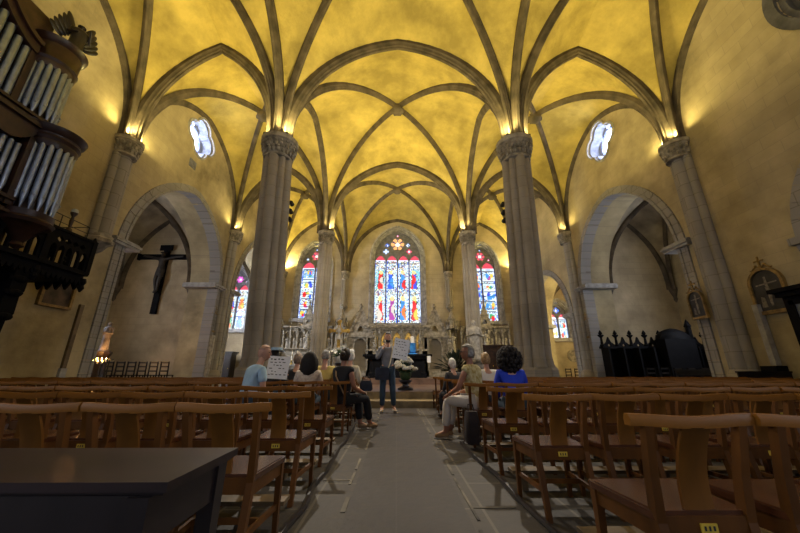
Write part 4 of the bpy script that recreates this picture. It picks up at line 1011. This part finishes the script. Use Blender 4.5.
flat(1.3, 6.45, 3.0, 4.7, lambda y: 6.02, .055, .15, 4, 6.4)
flat(.75, 6.25, 3.4, 7.0, lambda y: 8.75+max(0, (6.35-y))**1.6*.75, .075, .2, 6.8, 9)
# case carpentry
mb = MB(); mb.box((.37, 4.6, 5.2), (1.22, 5.0, 3.0)); mb.build('lower_case', M['case'], og)
mb = MB(); mb.box((.14, 4.4, 8.4), (.78, 4.7, 3.6)); mb.build('upper_case', M['case'], og)
mb = MB(); mb.box((1.15, 4.6, 4.5), (.42, 4.2, .28)); mb.box((1.2, 4.6, 4.66), (.5, 4.2, .08)); mb.box((1.2, 4.6, 4.34), (.5, 4.2, .07)); mb.build('lower_sill', M['case'], og)
tp = lambda y: 6.0 if y < 6.1 else 6.0+.42*((y-6.1)/.55)**2
ys = [2.5+k*(6.65-2.5)/40 for k in range(41)]
poly = [(y, tp(y)) for y in ys]+[(y, max(6.55, tp(y)+.22)) for y in reversed(ys)]
mb = MB(); mb.prism(poly, lambda u, v, w: Vector((1.3+w, u, v)), -.2, .12); mb.box((1.2, 4.4, 6.6), (.6, 4.6, .1)); mb.build('lower_top_rail', M['case'], og)
mb = MB(); mb.box((1.3, 6.62, 5.4), (.2, .17, 1.8)); mb.build('lower_stile', M['case'], og)
mb = MB(); mb.box((.72, 4.7, 6.85), (.75, 4.4, .26)); mb.box((.75, 4.7, 6.98), (.85, 4.4, .07)); mb.build('upper_sill', M['case'], og)
tu = lambda y: 8.72+max(0, 6.37-y)**1.6*.75
ys = [3.6+k*(6.4-3.6)/40 for k in range(41)]
mb = MB(); mb.prism([(y, tu(y)) for y in ys]+[(y, tu(y)+.3) for y in reversed(ys)], lambda u, v, w: Vector((.75+w, u, v)), -.25, .14)
mb.prism([(y, tu(y)+.24) for y in ys]+[(y, tu(y)+.36) for y in reversed(ys)], lambda u, v, w: Vector((.75+w, u, v)), -.25, .22); mb.build('upper_top_rail', M['case'], og)
mb = MB(); mb.box((.74, 6.37, 7.95), (.2, .14, 1.9)); mb.build('upper_stile', M['case'], og)
an = MB(); robed(an, 1.0, 'raised', (0, 0, 0), 1.25)
for s_ in (-1, 1):
    for k in range(5): an.ell((s_*(.20+.05*k), .13+.02*k, .98-.10*k), (.09, .03, .34-.03*k), 8, 6, Matrix.Rotation(s_*(.35+.12*k), 3, 'Y'))
an.ell((0, .02, .98), (.1, .1, .04), 8, 5)
R = Matrix.Rotation(radians(70), 3, 'Z')
for v in an.v: v[:] = (R@v)+Vector((1.0, 6.98, 9.44))
an.build('angel_figure', M['dark'], og, smooth=45)

# ------------------------------------------------------------------ church chairs
RW = .505
def chair_parts():
    P = []
    n = 14; secs = []
    for i in range(n+1):
        x = -RW/2*.995+RW*.99*i/n; u = abs(x)/(RW/2); y = -.062+.014*u*u; z = .757-.005*cos(u*pi); d = .036
        prof = [(-.5, -.6), (.5, -.6), (.55, .1), (.3, .62), (-.3, .62), (-.6, .1)]
        secs.append([Vector((x, y+a*d, z+b_*.036)) for a, b_ in prof])
    mb = MB(); mb.loft(secs); P.append(('top_rail', mb.mesh('top_rail', M['wood_rail'], 40)))
    for s_ in (-1, 1):
        mb = MB(); pts = [((s_*.168, -.07, 0), .034, .036), ((s_*.172, -.0, .40), .036, .042), ((s_*.178, -.02, .56), .034, .038), ((s_*.186, -.06, .74), .032, .034)]
        secs = []
        for (c, a, b_) in pts: secs.append([Vector(c)+Vector((i*a/2, j*b_/2, 0)) for i, j in ((-1, -1), (1, -1), (1, 1), (-1, 1))])
        mb.loft(secs); P.append(('back_post', mb.mesh('back_post', M['wood'])))
    mb = MB(); secs = []
    for i in range(7):
        t = i/6; z = .40+.335*t; w = .118-.006*t; y = -.002-.075*t*t+.012*sin(t*pi)
        secs.append([Vector((-w/2, y, z)), Vector((0, y-.008, z)), Vector((w/2, y, z)), Vector((w/2, y+.014, z)), Vector((0, y+.006, z)), Vector((-w/2, y+.014, z))])
    mb.loft(secs); P.append(('splat', mb.mesh('splat', M['splat'], 40)))
    mb = MB(); poly = [(-.19, -.01), (.19, -.01), (.222, .36), (.212, .395), (-.212, .395), (-.222, .36)]
    mb.prism(poly, lambda u, v, w: Vector((u, v, w)), .405, .432); mb.prism([(a*.94, .02+(b_-.02)*.95) for a, b_ in poly], lambda u, v, w: Vector((u, v, w)), .432, .437); P.append(('seat', mb.mesh('seat', M['wood_seat'])))
    mb = MB(); mb.box((0, -.008, .385), (.335, .022, .075)); mb.box((0, .37, .375), (.38, .02, .06))
    for s_ in (-1, 1): mb.bar((s_*.178, 0, .372), (s_*.200, .37, .372), .02, .065)
    P.append(('seat_rail', mb.mesh('seat_rail', M['wood'])))
    for s_ in (-1, 1):
        mb = MB(); mb.bar((s_*.198, .375, 0), (s_*.198, .36, .405), .026, .028, .038, .04); P.append(('front_leg', mb.mesh('front_leg', M['wood'])))
    mb = MB()
    for s_ in (-1, 1): mb.bar((s_*.17, -.045, .17), (s_*.196, .36, .17), .018, .03)
    mb.bar((-.182, .16, .17), (.182, .16, .17), .018, .03); P.append(('stretcher', mb.mesh('stretcher', M['wood'])))
    return P
CP = chair_parts()
mb = MB(); mb.box((0, -.022, .385), (.062, .006, .030)); mb.cur = 1
for q in (-.017, 0, .017): mb.box((q, -.0255, .385), (.007, .002, .015))
PLQ = mb.mesh('number_plate', [M['brass'], M['ink']])
rowname = ['front-most row', 'second row', 'third row', 'fourth row', 'fifth row', 'sixth row', 'seventh row', 'eighth row']
def church_chair(x, y, rz, label, plaque):
    p = thing('church_chair', label, 'chair', (x, y, 0), rz, 'brown wooden church chairs in rows')
    for n, me in CP:
        o = bpy.data.objects.new(n, me); COL.objects.link(o); o.parent = p
    if plaque: o = bpy.data.objects.new('number_plate', PLQ); COL.objects.link(o); o.parent = p; o['label'] = 'yellow number plate'
    return p
ROWS = {-1: [1.95, 2.88, 3.9, 5.5, 6.5, 7.5, 8.5], 1: [1.46, 2.6, 3.6, 4.75, 5.8, 6.8, 7.8, 8.8]}
EDGE = {-1: [-.67, -.69, -.71, -.74, -.75, -.76, -.78], 1: [.92, .92, .92, .92, .92, .92, .92, .92]}
rowword = ['nearest row', 'second-nearest row', 'third row away', 'fourth row away', 'fifth row away', 'sixth row away', 'seventh row away', 'farthest row']
far = {-1: 9.2, 1: 9.0}
for sg, blk in ((-1, 'left'), (1, 'right')):
    for r, y in enumerate(ROWS[sg]):
        x = EDGE[sg][r]; k = 0; lim = min(far[sg], 1.24*y+1.0)
        if sg < 0 and r == 0: lim = 3.3
        while abs(x)+RW*.6 < lim:
            cx = x+sg*RW/2; jit = random.uniform(-.012, .012)
            lab = 'brown wooden chair, %s from the aisle, %s, %s block' % (ords[k], rowword[r], blk)
            church_chair(cx, y+jit, random.uniform(-.012, .012), lab, k == 0 or (k % 5 == 3))
            x += sg*(RW+.001); k += 1
        a, b_ = sorted((EDGE[sg][r]+sg*.05, x))
        if r < 7:
            mb = MB(); mb.box(((a+b_)/2, 0, .135), (b_-a, .13, .025))
            q = a+.1
            while q < b_: mb.box((q, 0, .061), (.05, .1, .122)); q += 1.2
            o = mb.build('kneeling_board', M['kneel'], loc=(0, y+.56, 0)); tag(o, 'long pale kneeling board in front of the %s %s of the aisle' % (rowword[r], blk), 'kneeler', 'kneeling boards between the rows')
mb = MB(); mb.tube([(-.66, 1.2, .015), (-.69, 2.4, .015), (-.66, 2.75, .015), (-.71, 3.2, .015), (-.68, 3.6, .015), (-.73, 4.6, .015), (-.70, 5.0, .015), (-.745, 6.4, .015)], .022, 6)
tag(mb.build('floor_rail', M['dark']), 'dark runner lying along the row ends left of the aisle', 'floor runner', 'runners along the row ends')
mb = MB(); mb.tube([(1.0, 1.2, .015), (.96, 2.3, .015), (.93, 2.9, .015), (.94, 3.4, .015), (.88, 4.2, .015), (.87, 4.9, .015)], .022, 6)
tag(mb.build('floor_rail', M['dark']), 'dark runner lying along the row ends right of the aisle', 'floor runner', 'runners along the row ends')

# ------------------------------------------------------------------ dark table in the foreground
tb = thing('table', 'dark old wooden table with drawer in the near corner', 'table', (-1.45, 1.25, 0))
TH = .655
mb = MB(); mb.box((0, 0, TH-.0125), (1.64, .42, .025)); mb.box((0, 0, TH-.03), (1.61, .39, .012)); mb.build('top', M['tabletop'], tb)
mb = MB()
for s_ in (-1, 1): mb.box((0, s_*.19, TH-.1), (1.5, .022, .13)); mb.box((s_*.76, 0, TH-.1), (.022, .38, .13))
mb.build('apron', M['dark'], tb)
for a in (-1, 1):
    for b_ in (-1, 1):
        mb = MB(); mb.bar((a*.75, b_*.185, 0), (a*.75, b_*.185, TH-.036), .045, .045, .062, .062); mb.build('leg', M['dark'], tb)
mb = MB(); mb.box((-.1, -.205, TH-.1), (.6, .018, .1)); dr = mb.build('drawer', M['dark'], tb)
mb = MB(); mb.tube([(-.14, -.215, TH-.09), (-.14, -.235, TH-.105), (-.06, -.235, TH-.105), (-.06, -.215, TH-.09)], .005, 6); mb.build('handle', M['iron'], dr)

# ------------------------------------------------------------------ people
def head_mesh(mb, c, R, s=1.0, beard=False):
    """head with face on +Y; materials: 0 skin, 1 eye, 2 lip"""
    c = Vector(c); vs = []; fs = []; n, m = 20, 16
    for i in range(m+1):
        th = pi*i/m
        for k in range(n):
            a = 2*pi*k/n; x, y, z = sin(th)*cos(a), sin(th)*sin(a), cos(th)
            X, Y, Z = x*.074, y*.094, z*.118
            if z < 0: X *= 1-.30*z*z; Y *= 1-.10*z*z
            if y < -.2 and z > -.5: Y *= 1.06
            if y > .75: Y *= 1-.06*(y-.75)*4*.5
            f = max(0, y)
            if f > .8 and abs(x) > .15 and abs(x) < .6 and .02 < z < .28: Y -= .010
            if f > .7 and -.75 < z < -.5: Y += .008
            vs.append(c+R@(Vector((X, Y, Z))*s))
    for i in range(m):
        for k in range(n): fs.append((i*n+k, (i+1)*n+k, (i+1)*n+(k+1) % n, i*n+(k+1) % n))
    mb.add(vs, fs)
    at = lambda x, y, z: c+R@(Vector((x, y, z))*s)
    mb.loft([[at(-.008, .088, .022), at(.008, .088, .022), at(0, .096, .025)], [at(-.017, .082, -.024), at(.017, .082, -.024), at(0, .116, -.02)], [at(-.012, .08, -.036), at(.012, .08, -.036), at(0, .098, -.036)]])
    for q in (-1, 1):
        mb.ell(at(q*.076, -.008, -.002), (.012*s, .02*s, .031*s), 8, 6, R)
        mb.bar(at(q*.016, .093, .034), at(q*.046, .083, .036), .008*s, .007*s)
    mb.cur = 1
    for q in (-1, 1): mb.ell(at(q*.031, .080, .012), (.012*s, .010*s, .007*s), 8, 6, R)
    mb.cur = 2; mb.ell(at(0, .083, -.062), (.026*s, .011*s, .008*s), 10, 6, R); mb.cur = 0
def hand(mb, w, d, pal, s=1.0, curl=.6):
    """five-fingered hand from wrist w along d; pal is the palm normal (fingers curl towards it)"""
    w, d, pal = Vector(w), Vector(d).normalized(), Vector(pal).normalized(); pal = (pal-d*pal.dot(d)).normalized(); t = d.cross(pal)
    kn = w+d*.085*s
    chainmesh(mb, [w-d*.02*s, w+d*.02*s, w+d*.06*s, kn], [(.026*s, .019*s), (.030*s, .018*s), (.038*s, .016*s), (.038*s, .013*s)], 1)
    for k, L in enumerate((.068, .080, .076, .060)):
        b = w+d*.075*s+t*(.030-.020*k)*s; p = [b]; a = .15
        for j in range(3):
            a += curl*(.6 if j else .45); p.append(p[-1]+(d*cos(a)+pal*sin(a))*L*s*(.42, .33, .25)[j])
        chainmesh(mb, p, [.0095*s, .009*s, .0085*s, .007*s], 1)
    b = w+d*.025*s+t*.026*s
    chainmesh(mb, [b, b+(d*.5+t*.7+pal*.35).normalized()*.035*s, b+(d*.62+t*.62+pal*.5).normalized()*.062*s, b+(d*.8+t*.45+pal*.6).normalized()*.085*s], [.012*s, .011*s, .010*s, .008*s], 1)
def person(label, loc, rz, J, skin, top, legs, shoes, sleeve='long', s=1.0, hairfn=None, head_yaw=0, head_pitch=0, bare_feet=False, hem=None, hands=True, curls=(.6, .6)):
    """J: joints in body space (+Y forward): pel, chest, neck, head, sh/el/wr l and r, hip/kn/an/toe l and r"""
    p = thing('person', label, 'person', loc, rz)
    V = {k: Vector(v)*s for k, v in J.items()}
    spine = V['pel'].lerp(V['chest'], .5)
    nodes = [V['pel'], spine, V['chest'], V['neck'], V['head']-Vector((0, .02, .05))*s]; rad = [(.125*s, .095*s), (.115*s, .09*s), (.135*s, .095*s), .048*s, .05*s]; ed = [(0, 1), (1, 2), (2, 3), (3, 4)]
    def chain(start, keys, rs):
        prev = start
        for k, r in zip(keys, rs): nodes.append(V[k]); rad.append(r*s if not isinstance(r, tuple) else tuple(q*s for q in r)); ed.append((prev, len(nodes)-1)); prev = len(nodes)-1
    for q in 'lr':
        chain(2, ['sh'+q, 'el'+q, 'wr'+q], [.052, .040, .027]); chain(0, ['hip'+q, 'kn'+q, 'an'+q, 'toe'+q], [.078, .056, .038, .030])
    me = grow(nodes, ed, rad); mb = MB(); mb.merge(me)
    R = Matrix.Rotation(head_yaw, 3, 'Z')@Matrix.Rotation(head_pitch, 3, 'X')
    head_mesh(mb, V['head'], R, s)
    if hands:
        for i, q in enumerate('lr'):
            d = V['wr'+q]-V['el'+q]; pal = J.get('pal'+q, (0, 0, -1)); dd = Vector(J.get('dir'+q, d))
            hand(mb, V['wr'+q], dd, Vector(pal), s, curls[i])
    mb.build('body', [skin, M['eye'], M['lip']], p, smooth=60)
    # top
    nodes = [V['pel']+(V['pel']-spine)*.25, spine, V['chest'], V['chest'].lerp(V['neck'], .92)]; rad = [(.152*s, .122*s), (.144*s, .116*s), (.165*s, .122*s), .078*s]; ed = [(0, 1), (1, 2), (2, 3)]
    for q in 'lr':
        ks = [V['sh'+q]]; rs = [.068*s]
        if sleeve == 'long': ks += [V['el'+q], V['el'+q].lerp(V['wr'+q], .93)]; rs += [.055*s, .042*s]
        elif sleeve == 'short': ks += [V['sh'+q].lerp(V['el'+q], .72)]; rs += [.066*s]
        else: ks = [V['sh'+q], V['sh'+q]+(V['sh'+q]-V['chest'])*.10+(V['el'+q]-V['sh'+q])*.16]; rs = [.074*s, .066*s]
        prev = 2
        for k, r in zip(ks, rs): nodes.append(k); rad.append(r); ed.append((prev, len(nodes)-1)); prev = len(nodes)-1
    mb = MB(); me = grow(nodes, ed, rad); mb.merge(me); mb.build('shirt', top, p, smooth=60)
    if legs:
        nodes = [V['pel']]; rad = [(.150*s, .118*s)]; ed = []
        for q in 'lr':
            prev = 0
            for k, r in ((V['hip'+q], .096), (V['kn'+q], .076), (V['kn'+q].lerp(V['an'+q], hem or .9), .062)): nodes.append(k); rad.append(r*s); ed.append((prev, len(nodes)-1)); prev = len(nodes)-1
        mb = MB(); mb.merge(grow(nodes, ed, rad)); mb.build('trousers', legs, p, smooth=60)
    if shoes:
        for q in 'lr':
            a, t = V['an'+q], V['toe'+q]; d = (t-a); d.z = 0; d.normalize(); g = Vector((a.x, a.y, t.z-.012*s))
            mb = MB(); chainmesh(mb, [g-d*.05*s+Vector((0, 0, .02*s)), g+d*.03*s+Vector((0, 0, .025*s)), g+d*.10*s+Vector((0, 0, .01*s)), g+d*.17*s+Vector((0, 0, .005*s))], [.038*s, .044*s, .040*s, .030*s], 2)
            mb.build('shoe', shoes, p, smooth=60)
    if hairfn: hairfn(p, V['head'], R, s)
    return p
def seat_pose(z=.44, lean=0, tw=0, **k):
    J = dict(pel=(0, 0, z+.10), chest=(0, .02+lean*.7, z+.42), neck=(0, .03+lean, z+.60), head=(0, .06+lean*1.15, z+.755),
             shl=(-.175, .02+lean*.75, z+.515), shr=(.175, .02+lean*.75, z+.515), ell=(-.215, .06+lean*.6, z+.26), elr=(.215, .06+lean*.6, z+.26),
             wrl=(-.14, .28, z+.17), wrr=(.14, .28, z+.17), hipl=(-.09, .03, z+.085), hipr=(.09, .03, z+.085), knl=(-.10, .43, z+.085), knr=(.10, .43, z+.085),
             anl=(-.10, .41, .09), anr=(.10, .41, .09), toel=(-.11, .53, .045), toer=(.11, .53, .045))
    J.update(k); return J
def hair_short(m, cut=.35, k=1.09, low=-.35):
    def f(p, h, R, s):
        mb = MB(); mb.ell((0, 0, 0), (.078*k, .097*k, .121*k), 20, 14); bm = mb
        keep = [fc for fc in bm.f if not any((bm.v[i].y > .02+cut*.06-.25*max(0, -bm.v[i].z) and bm.v[i].z < .062) or bm.v[i].z < low*.12 for i in fc)]
        bm.f = keep; bm.mi = [0]*len(keep)
        for v in bm.v: v[:] = h+R@(v*s)
        o = bm.build('hair', m, p, smooth=60); md = o.modifiers.new('thickness', 'SOLIDIFY'); md.thickness = .012; md.offset = -.5
    return f
def hair_long(m, length=.30, wide=.13, lobes=9):
    def f(p, h, R, s):
        mb = MB(); mb.ell((0, -.014, .016), (.098, .110, .120), 18, 12)
        for v in mb.v:
            if v.y > .045 and v.z < .075: v.y = .045-.5*max(0, .02-v.z)
        mb.lathe([(.03, -length), (wide*.75, -length+.02), (wide, -length*.62), (wide*1.02, -length*.3), (wide*.94, -.01), (.106, .06), (.07, .105), (.02, .125)], (0, -.045, 0), 26, lobes=lobes, amp=.05, sy=.66)
        for v in mb.v: v[:] = h+R@(v*s)
        mb.build('hair', m, p, smooth=60)
    return f
def hair_curly(m, r=.19):
    def f(p, h, R, s):
        mb = MB(); rr = random.Random(5)
        for k in range(420):
            a = rr.uniform(0, 2*pi); zz = rr.uniform(-1, 1); q = sqrt(1-zz*zz); v = Vector((q*cos(a)*r*.95, q*sin(a)*r*.72-.055, zz*r*1.0-.045))
            if v.y > .035 and v.z < .06: v.y = rr.uniform(-.1, .03)
            e = rr.uniform(.016, .03); mb.ell(h+R@(v*s), (e, e, e*1.3), 6, 4)
        mb.ell(h+R@Vector((0, -.055, -.02)), (r*.85, r*.55, r*.9), 14, 10); mb.build('hair', m, p, smooth=60)
    return f
def combo(*fs):
    def f(*a):
        for q in fs: q(*a)
    return f
def glasses(p, h, R, s):
    mb = MB()
    for q in (-1, 1):
        pts = [h+R@(Vector((q*.033+.024*cos(t*pi/6), .098, .012+.018*sin(t*pi/6)))*s) for t in range(13)]; mb.tube(pts, .003, 5, False)
        mb.tube([h+R@Vector((q*.057, .096, .016)), h+R@Vector((q*.08, .0, .012))], .003, 5)
    mb.tube([h+R@Vector((-.01, .1, .014)), h+R@Vector((.01, .1, .014))], .003, 5); mb.build('glasses', M['eye'], p)
def beard(p, h, R, s):
    mb = MB(); mb.ell((0, .036, -.078), (.060, .060, .052), 14, 10)
    for v in mb.v:
        if v.z > -.062 and abs(v.x) < .03: v.y = min(v.y, .075)
        v[:] = h+R@(v*s)
    mb.build('beard', HB, p, smooth=60)
HB = mat('dark_brown_hair', (.016, .009, .006), .55, .4, 30); HK = mat('black_hair', (.008, .006, .006), .8, .4, 30)
HG = mat('grey_hair', (.26, .25, .24), .6, .35, 30); HW = mat('white_hair', (.62, .6, .56), .6, .2, 30); HC = mat('curly_brown_hair', (.012, .007, .006), .8, .5, 30)
HY = mat('blond_hair', (.36, .23, .10), .55, .3, 30)
C_blue = cloth('pale_blue_cotton', (.36, .52, .66), .12); C_white = mat('white_print_cotton', (.62, .55, .47), .85, .1, 26, col2=(.42, .33, .28)); C_yel = cloth('yellow_knit', (.55, .42, .12), .2)
C_black = cloth('black_jersey', (.012, .012, .016), .2); C_beige = cloth('beige_linen', (.52, .46, .34), .15); C_grey = cloth('grey_shirt', (.19, .20, .235), .2)
C_jean = cloth('blue_jeans', (.035, .065, .105), .25); C_cobalt = cloth('cobalt_blue_knit', (.012, .045, .52), .15); C_wtr = cloth('white_trousers', (.66, .62, .58), .08)
C_pat = mat('yellow_leaf_print', (.62, .58, .36), .85, .1, 20, col2=(.32, .23, .04)); C_navy = cloth('navy_bag', (.02, .026, .05), .3); C_wht = cloth('white_cotton', (.68, .66, .62), .08)
S_pale = cloth('pale_canvas', (.55, .47, .38), .2); S_tan = cloth('tan_leather', (.30, .19, .10), .2); S_dark = cloth('dark_leather', (.03, .02, .016), .2); C_dkgrey = cloth('dark_grey_cloth', (.03, .03, .036), .2)
Z = .437
# left block
person('bald man in a pale blue shirt sitting by the thick left pier', (-2.14, 4.95, 0), -radians(42), seat_pose(Z, .13), M['skin'], C_blue, C_jean, S_dark, 'short', 1.0, hair_short(mat('stubble', (.42, .25, .18), .6, .1, 30), .2, 1.0, .35), head_yaw=-.85)
pL = person('dark-haired person in black holding up the white song sheet', (-2.22, 6.05, 0), 0, seat_pose(Z, .02, wrl=(-.10, -.02, Z+.42), wrr=(.30, -.12, Z+.40), elr=(.3, -.02, Z+.25)), M['skin'], C_black, C_jean, S_dark, 'long', 1.0, hair_short(HK, -.2, 1.12, -.9))
person('grey-haired woman in black between the song sheet and the dark-haired woman', (-2.0, 6.78, 0), 0, seat_pose(Z, .03), M['skin'], C_black, C_jean, S_dark, 'long', .97, hair_short(mat('ash_hair', (.25, .18, .13), .6, .3, 30), -.2, 1.14, -.8))
person('woman with long black hair and a pale printed top, seated', (-1.49, 5.78, 0), 0, seat_pose(Z-.04, .0), M['skin'], C_white, C_jean, S_dark, 'short', .98, hair_long(HK, .29, .148))
person('grey-haired man in a yellow top seated beside the black-haired woman', (-1.44, 6.78, 0), 0, seat_pose(Z, .0), M['skin'], C_yel, C_jean, S_dark, 'short', 1.02, hair_short(HG, -.3, 1.06, -.55), head_yaw=.15)
kw = dict(wrl=(-.02, .22, Z+.2), wrr=(.13, .30, Z+.15), knl=(-.07, .40, Z+.07), knr=(.09, .44, Z+.05), anl=(-.02, .42, .09), anr=(.09, .54, .09), toel=(-.01, .55, .045), toer=(.10, .67, .045))
pB = person('woman in a sleeveless black dress sitting sideways at the left aisle end', (-.88, 5.70, 0), -radians(40), seat_pose(Z-.03, -.04, **kw), M['skin_tan'], C_black, C_black, S_tan, 'none', 1.02, combo(hair_short(HB, -.3, 1.10, -.75), lambda p, h, R, s: (lambda mb: (mb.ell(h+R@Vector((0, -.115, .02)), (.05, .045, .05), 10, 8), mb.build('hair_bun', HB, p, smooth=60)))(MB())), head_yaw=.5)
mb = MB(); mb.tube([(-.13, -.06, .98), (-.03, -.135, .85), (.10, -.145, .70), (.165, -.1, .56)], .012, 6); mb.build('shoulder_strap', S_tan, pB)
person('person with a white head covering and beige clothes behind the woman in black', (-.98, 7.0, 0), -radians(25), seat_pose(Z, .0, wrr=(.2, .36, Z+.2), anr=(.1, .5, .09), toer=(.1, .62, .045)), M['skin'], C_beige, C_beige, S_dark, 'long', 1.03, hair_short(HW, -.35, 1.16, -.9), head_yaw=.2)
p = thing('handbag', 'dark blue patterned handbag on the lap of the beige-clad person', 'bag', (-.60, 6.78, .56), .4); mb = MB()
mb.loft([[Vector((x*.125*k, y*.05*k, z)) for x, y in ((-1, -.6), (-.7, -1), (.7, -1), (1, -.6), (1, .6), (.7, 1), (-.7, 1), (-1, .6))] for z, k in ((0, .8), (.03, 1), (.13, .95), (.19, .7))]); mb.build('bag_body', C_navy, p, smooth=40)
mb = MB(); mb.tube([(-.1, 0, .16), (-.06, 0, .27), (.06, 0, .27), (.1, 0, .16)], .01, 6); mb.build('strap', S_dark, p)
def song_sheet(label, loc, rot, w, h):
    p = thing('song_sheet', label, 'paper', loc); p.rotation_euler = rot
    mb = MB(); mb.box((0, 0, 0), (w, .004, h)); mb.build('sheet', M['paper'], p)
    mb = MB(); rr = random.Random(3)
    for r in range(6):
        x = -w*.40
        z = h*.36-r*h*.135
        while x < w*.36:
            L = rr.uniform(.02, .05)
            if rr.random() < .8: mb.box((x+L/2, -.003, z+rr.uniform(-.004, .004)), (L, .001, .013 if r else .018))
            x += L+rr.uniform(.012, .035)
    mb.build('lettering', M['ink'], p); return p
song_sheet('white printed song sheet held up over the left chair backs', (-1.99, 5.72, .99), (-.12, .06, .05), .355, .365)
p = thing('blue_visor', 'pale blue visor cap above the left song sheet', 'cap', (-2.17, 6.06, 1.30), .5); mb = MB(); mb.lathe([(.10, -.01), (.104, .0), (.10, .035), (.095, .036)], (0, 0, 0), 16); mb.build('band', C_blue, p)
mb = MB(); mb.loft([[Vector((.10*cos(a), .10*sin(a), z)) for a in [pi*.1*k for k in range(1, 10)]]+[Vector((.17*cos(a), .17*sin(a)+.03, z-.03)) for a in [pi*.1*k for k in range(9, 0, -1)]] for z in (0, .008)]); mb.build('peak', C_blue, p)
# standing man
J = dict(pel=(0, 0, .96), chest=(0, .0, 1.30), neck=(0, .01, 1.50), head=(0.0, .04, 1.665), shl=(-.19, 0, 1.42), shr=(.19, 0, 1.42),
         ell=(-.27, .10, 1.16), wrl=(-.17, .30, 1.26), elr=(.25, .06, 1.17), wrr=(.085, .17, 1.42), hipl=(-.095, 0, .92), hipr=(.095, 0, .92),
         knl=(-.12, .03, .50), knr=(.11, .02, .50), anl=(-.15, -.02, .09), anr=(.12, -.02, .09), toel=(-.20, .12, .045), toer=(.13, .12, .045), palr=(0, -1, 0), dirr=(-.35, -.25, .9), pall=(0, -1, .2), dirl=(-.3, .3, .8))
pS = person('standing bearded man in grey shirt and jeans, hand at his chin', (-.22, 8.25, 0), pi, J, M['skin'], C_grey, C_jean, S_pale, 'long', 1.03, combo(hair_short(HB, .1, 1.08, -.35), beard), head_yaw=.2, curls=(1.0, .9))
song_sheet('white printed song sheet held up by the standing man', (.10, 7.88, 1.42), (.05, .18, .12), .36, .46)
p = thing('shoulder_bag', 'dark navy shoulder bag hanging at the standing man\'s hip', 'bag', (-.34, 8.0, .73), .1)
mb = MB(); secs = []
for z, k in ((0, .9), (.03, 1), (.2, 1), (.27, .92)): secs.append([Vector((x*.165*k, y*.05*k, z)) for x, y in ((-1, -.7), (-.8, -1), (.8, -1), (1, -.7), (1, .7), (.8, 1), (-.8, 1), (-1, .7))])
mb.loft(secs); mb.build('bag_body', C_navy, p, smooth=30)
mb = MB(); mb.box((0, -.055, .17), (.30, .02, .2)); mb.build('flap', C_navy, p)
mb = MB(); mb.tube([(.14, .0, .25), (.20, .05, .42), (.23, .085, .58), (.25, .11, .70), (.25, .2, .77)], .016, 6); mb.build('strap', C_beige, p)
# right block
J = seat_pose(Z, .02, wrl=(-.13, .36, Z+.17), ell=(-.23, .13, Z+.27), wrr=(.10, .33, Z+.18), knl=(-.10, .41, Z+.08), anl=(-.12, .44, .09), toel=(-.16, .57, .045), anr=(.06, .47, .09), toer=(.07, .60, .045), knr=(.09, .42, Z+.08))
person('grey-haired person in glasses, yellow-print top and white trousers at the right aisle end', (1.13, 5.02, 0), radians(50), J, M['skin_tan'], C_pat, C_wtr, S_tan, 'none', 1.0, combo(hair_short(HG, -.05, 1.14, -.7), glasses), head_yaw=.6, head_pitch=.08, hem=.85)
p = thing('tote_bag', 'soft black tote bag hanging beside the white trousers', 'bag', (.97, 4.60, .06), .1); mb = MB(); secs = []
for z, k in ((0, .8), (.05, 1), (.25, .95), (.38, .75)): secs.append([Vector((x*.09*k, y*.11*k, z)) for x, y in ((-1, -.6), (-.6, -1), (.6, -1), (1, -.6), (1, .6), (.6, 1), (-.6, 1), (-1, .6))])
mb.loft(secs); mb.build('bag_body', cloth('brown_black_cloth', (.022, .014, .016), .3), p, smooth=40)
mb = MB(); mb.tube([(-.04, 0, .37), (-.03, .02, .46), (.03, .02, .46), (.04, 0, .37)], .008, 6); mb.build('strap', S_dark, p)
person('woman with big dark curly hair and a cobalt blue top, seen from behind', (1.70, 5.08, 0), 0, seat_pose(Z-.05, .0), M['skin'], C_cobalt, C_jean, S_dark, 'long', 1.0, hair_curly(HC, .185))
person('blond person in white seated beyond the curly-haired woman', (1.63, 6.12, 0), radians(12), seat_pose(Z, .0), M['skin'], C_wht, C_jean, S_dark, 'short', .95, hair_short(HY, -.2, 1.14, -.8))
person('white-haired person in black and white seated beyond the yellow-print top', (1.2, 7.1, 0), radians(25), seat_pose(Z, .02), M['skin'], C_dkgrey, C_dkgrey, S_dark, 'long', .90, hair_short(HW, -.25, 1.12, -.9))
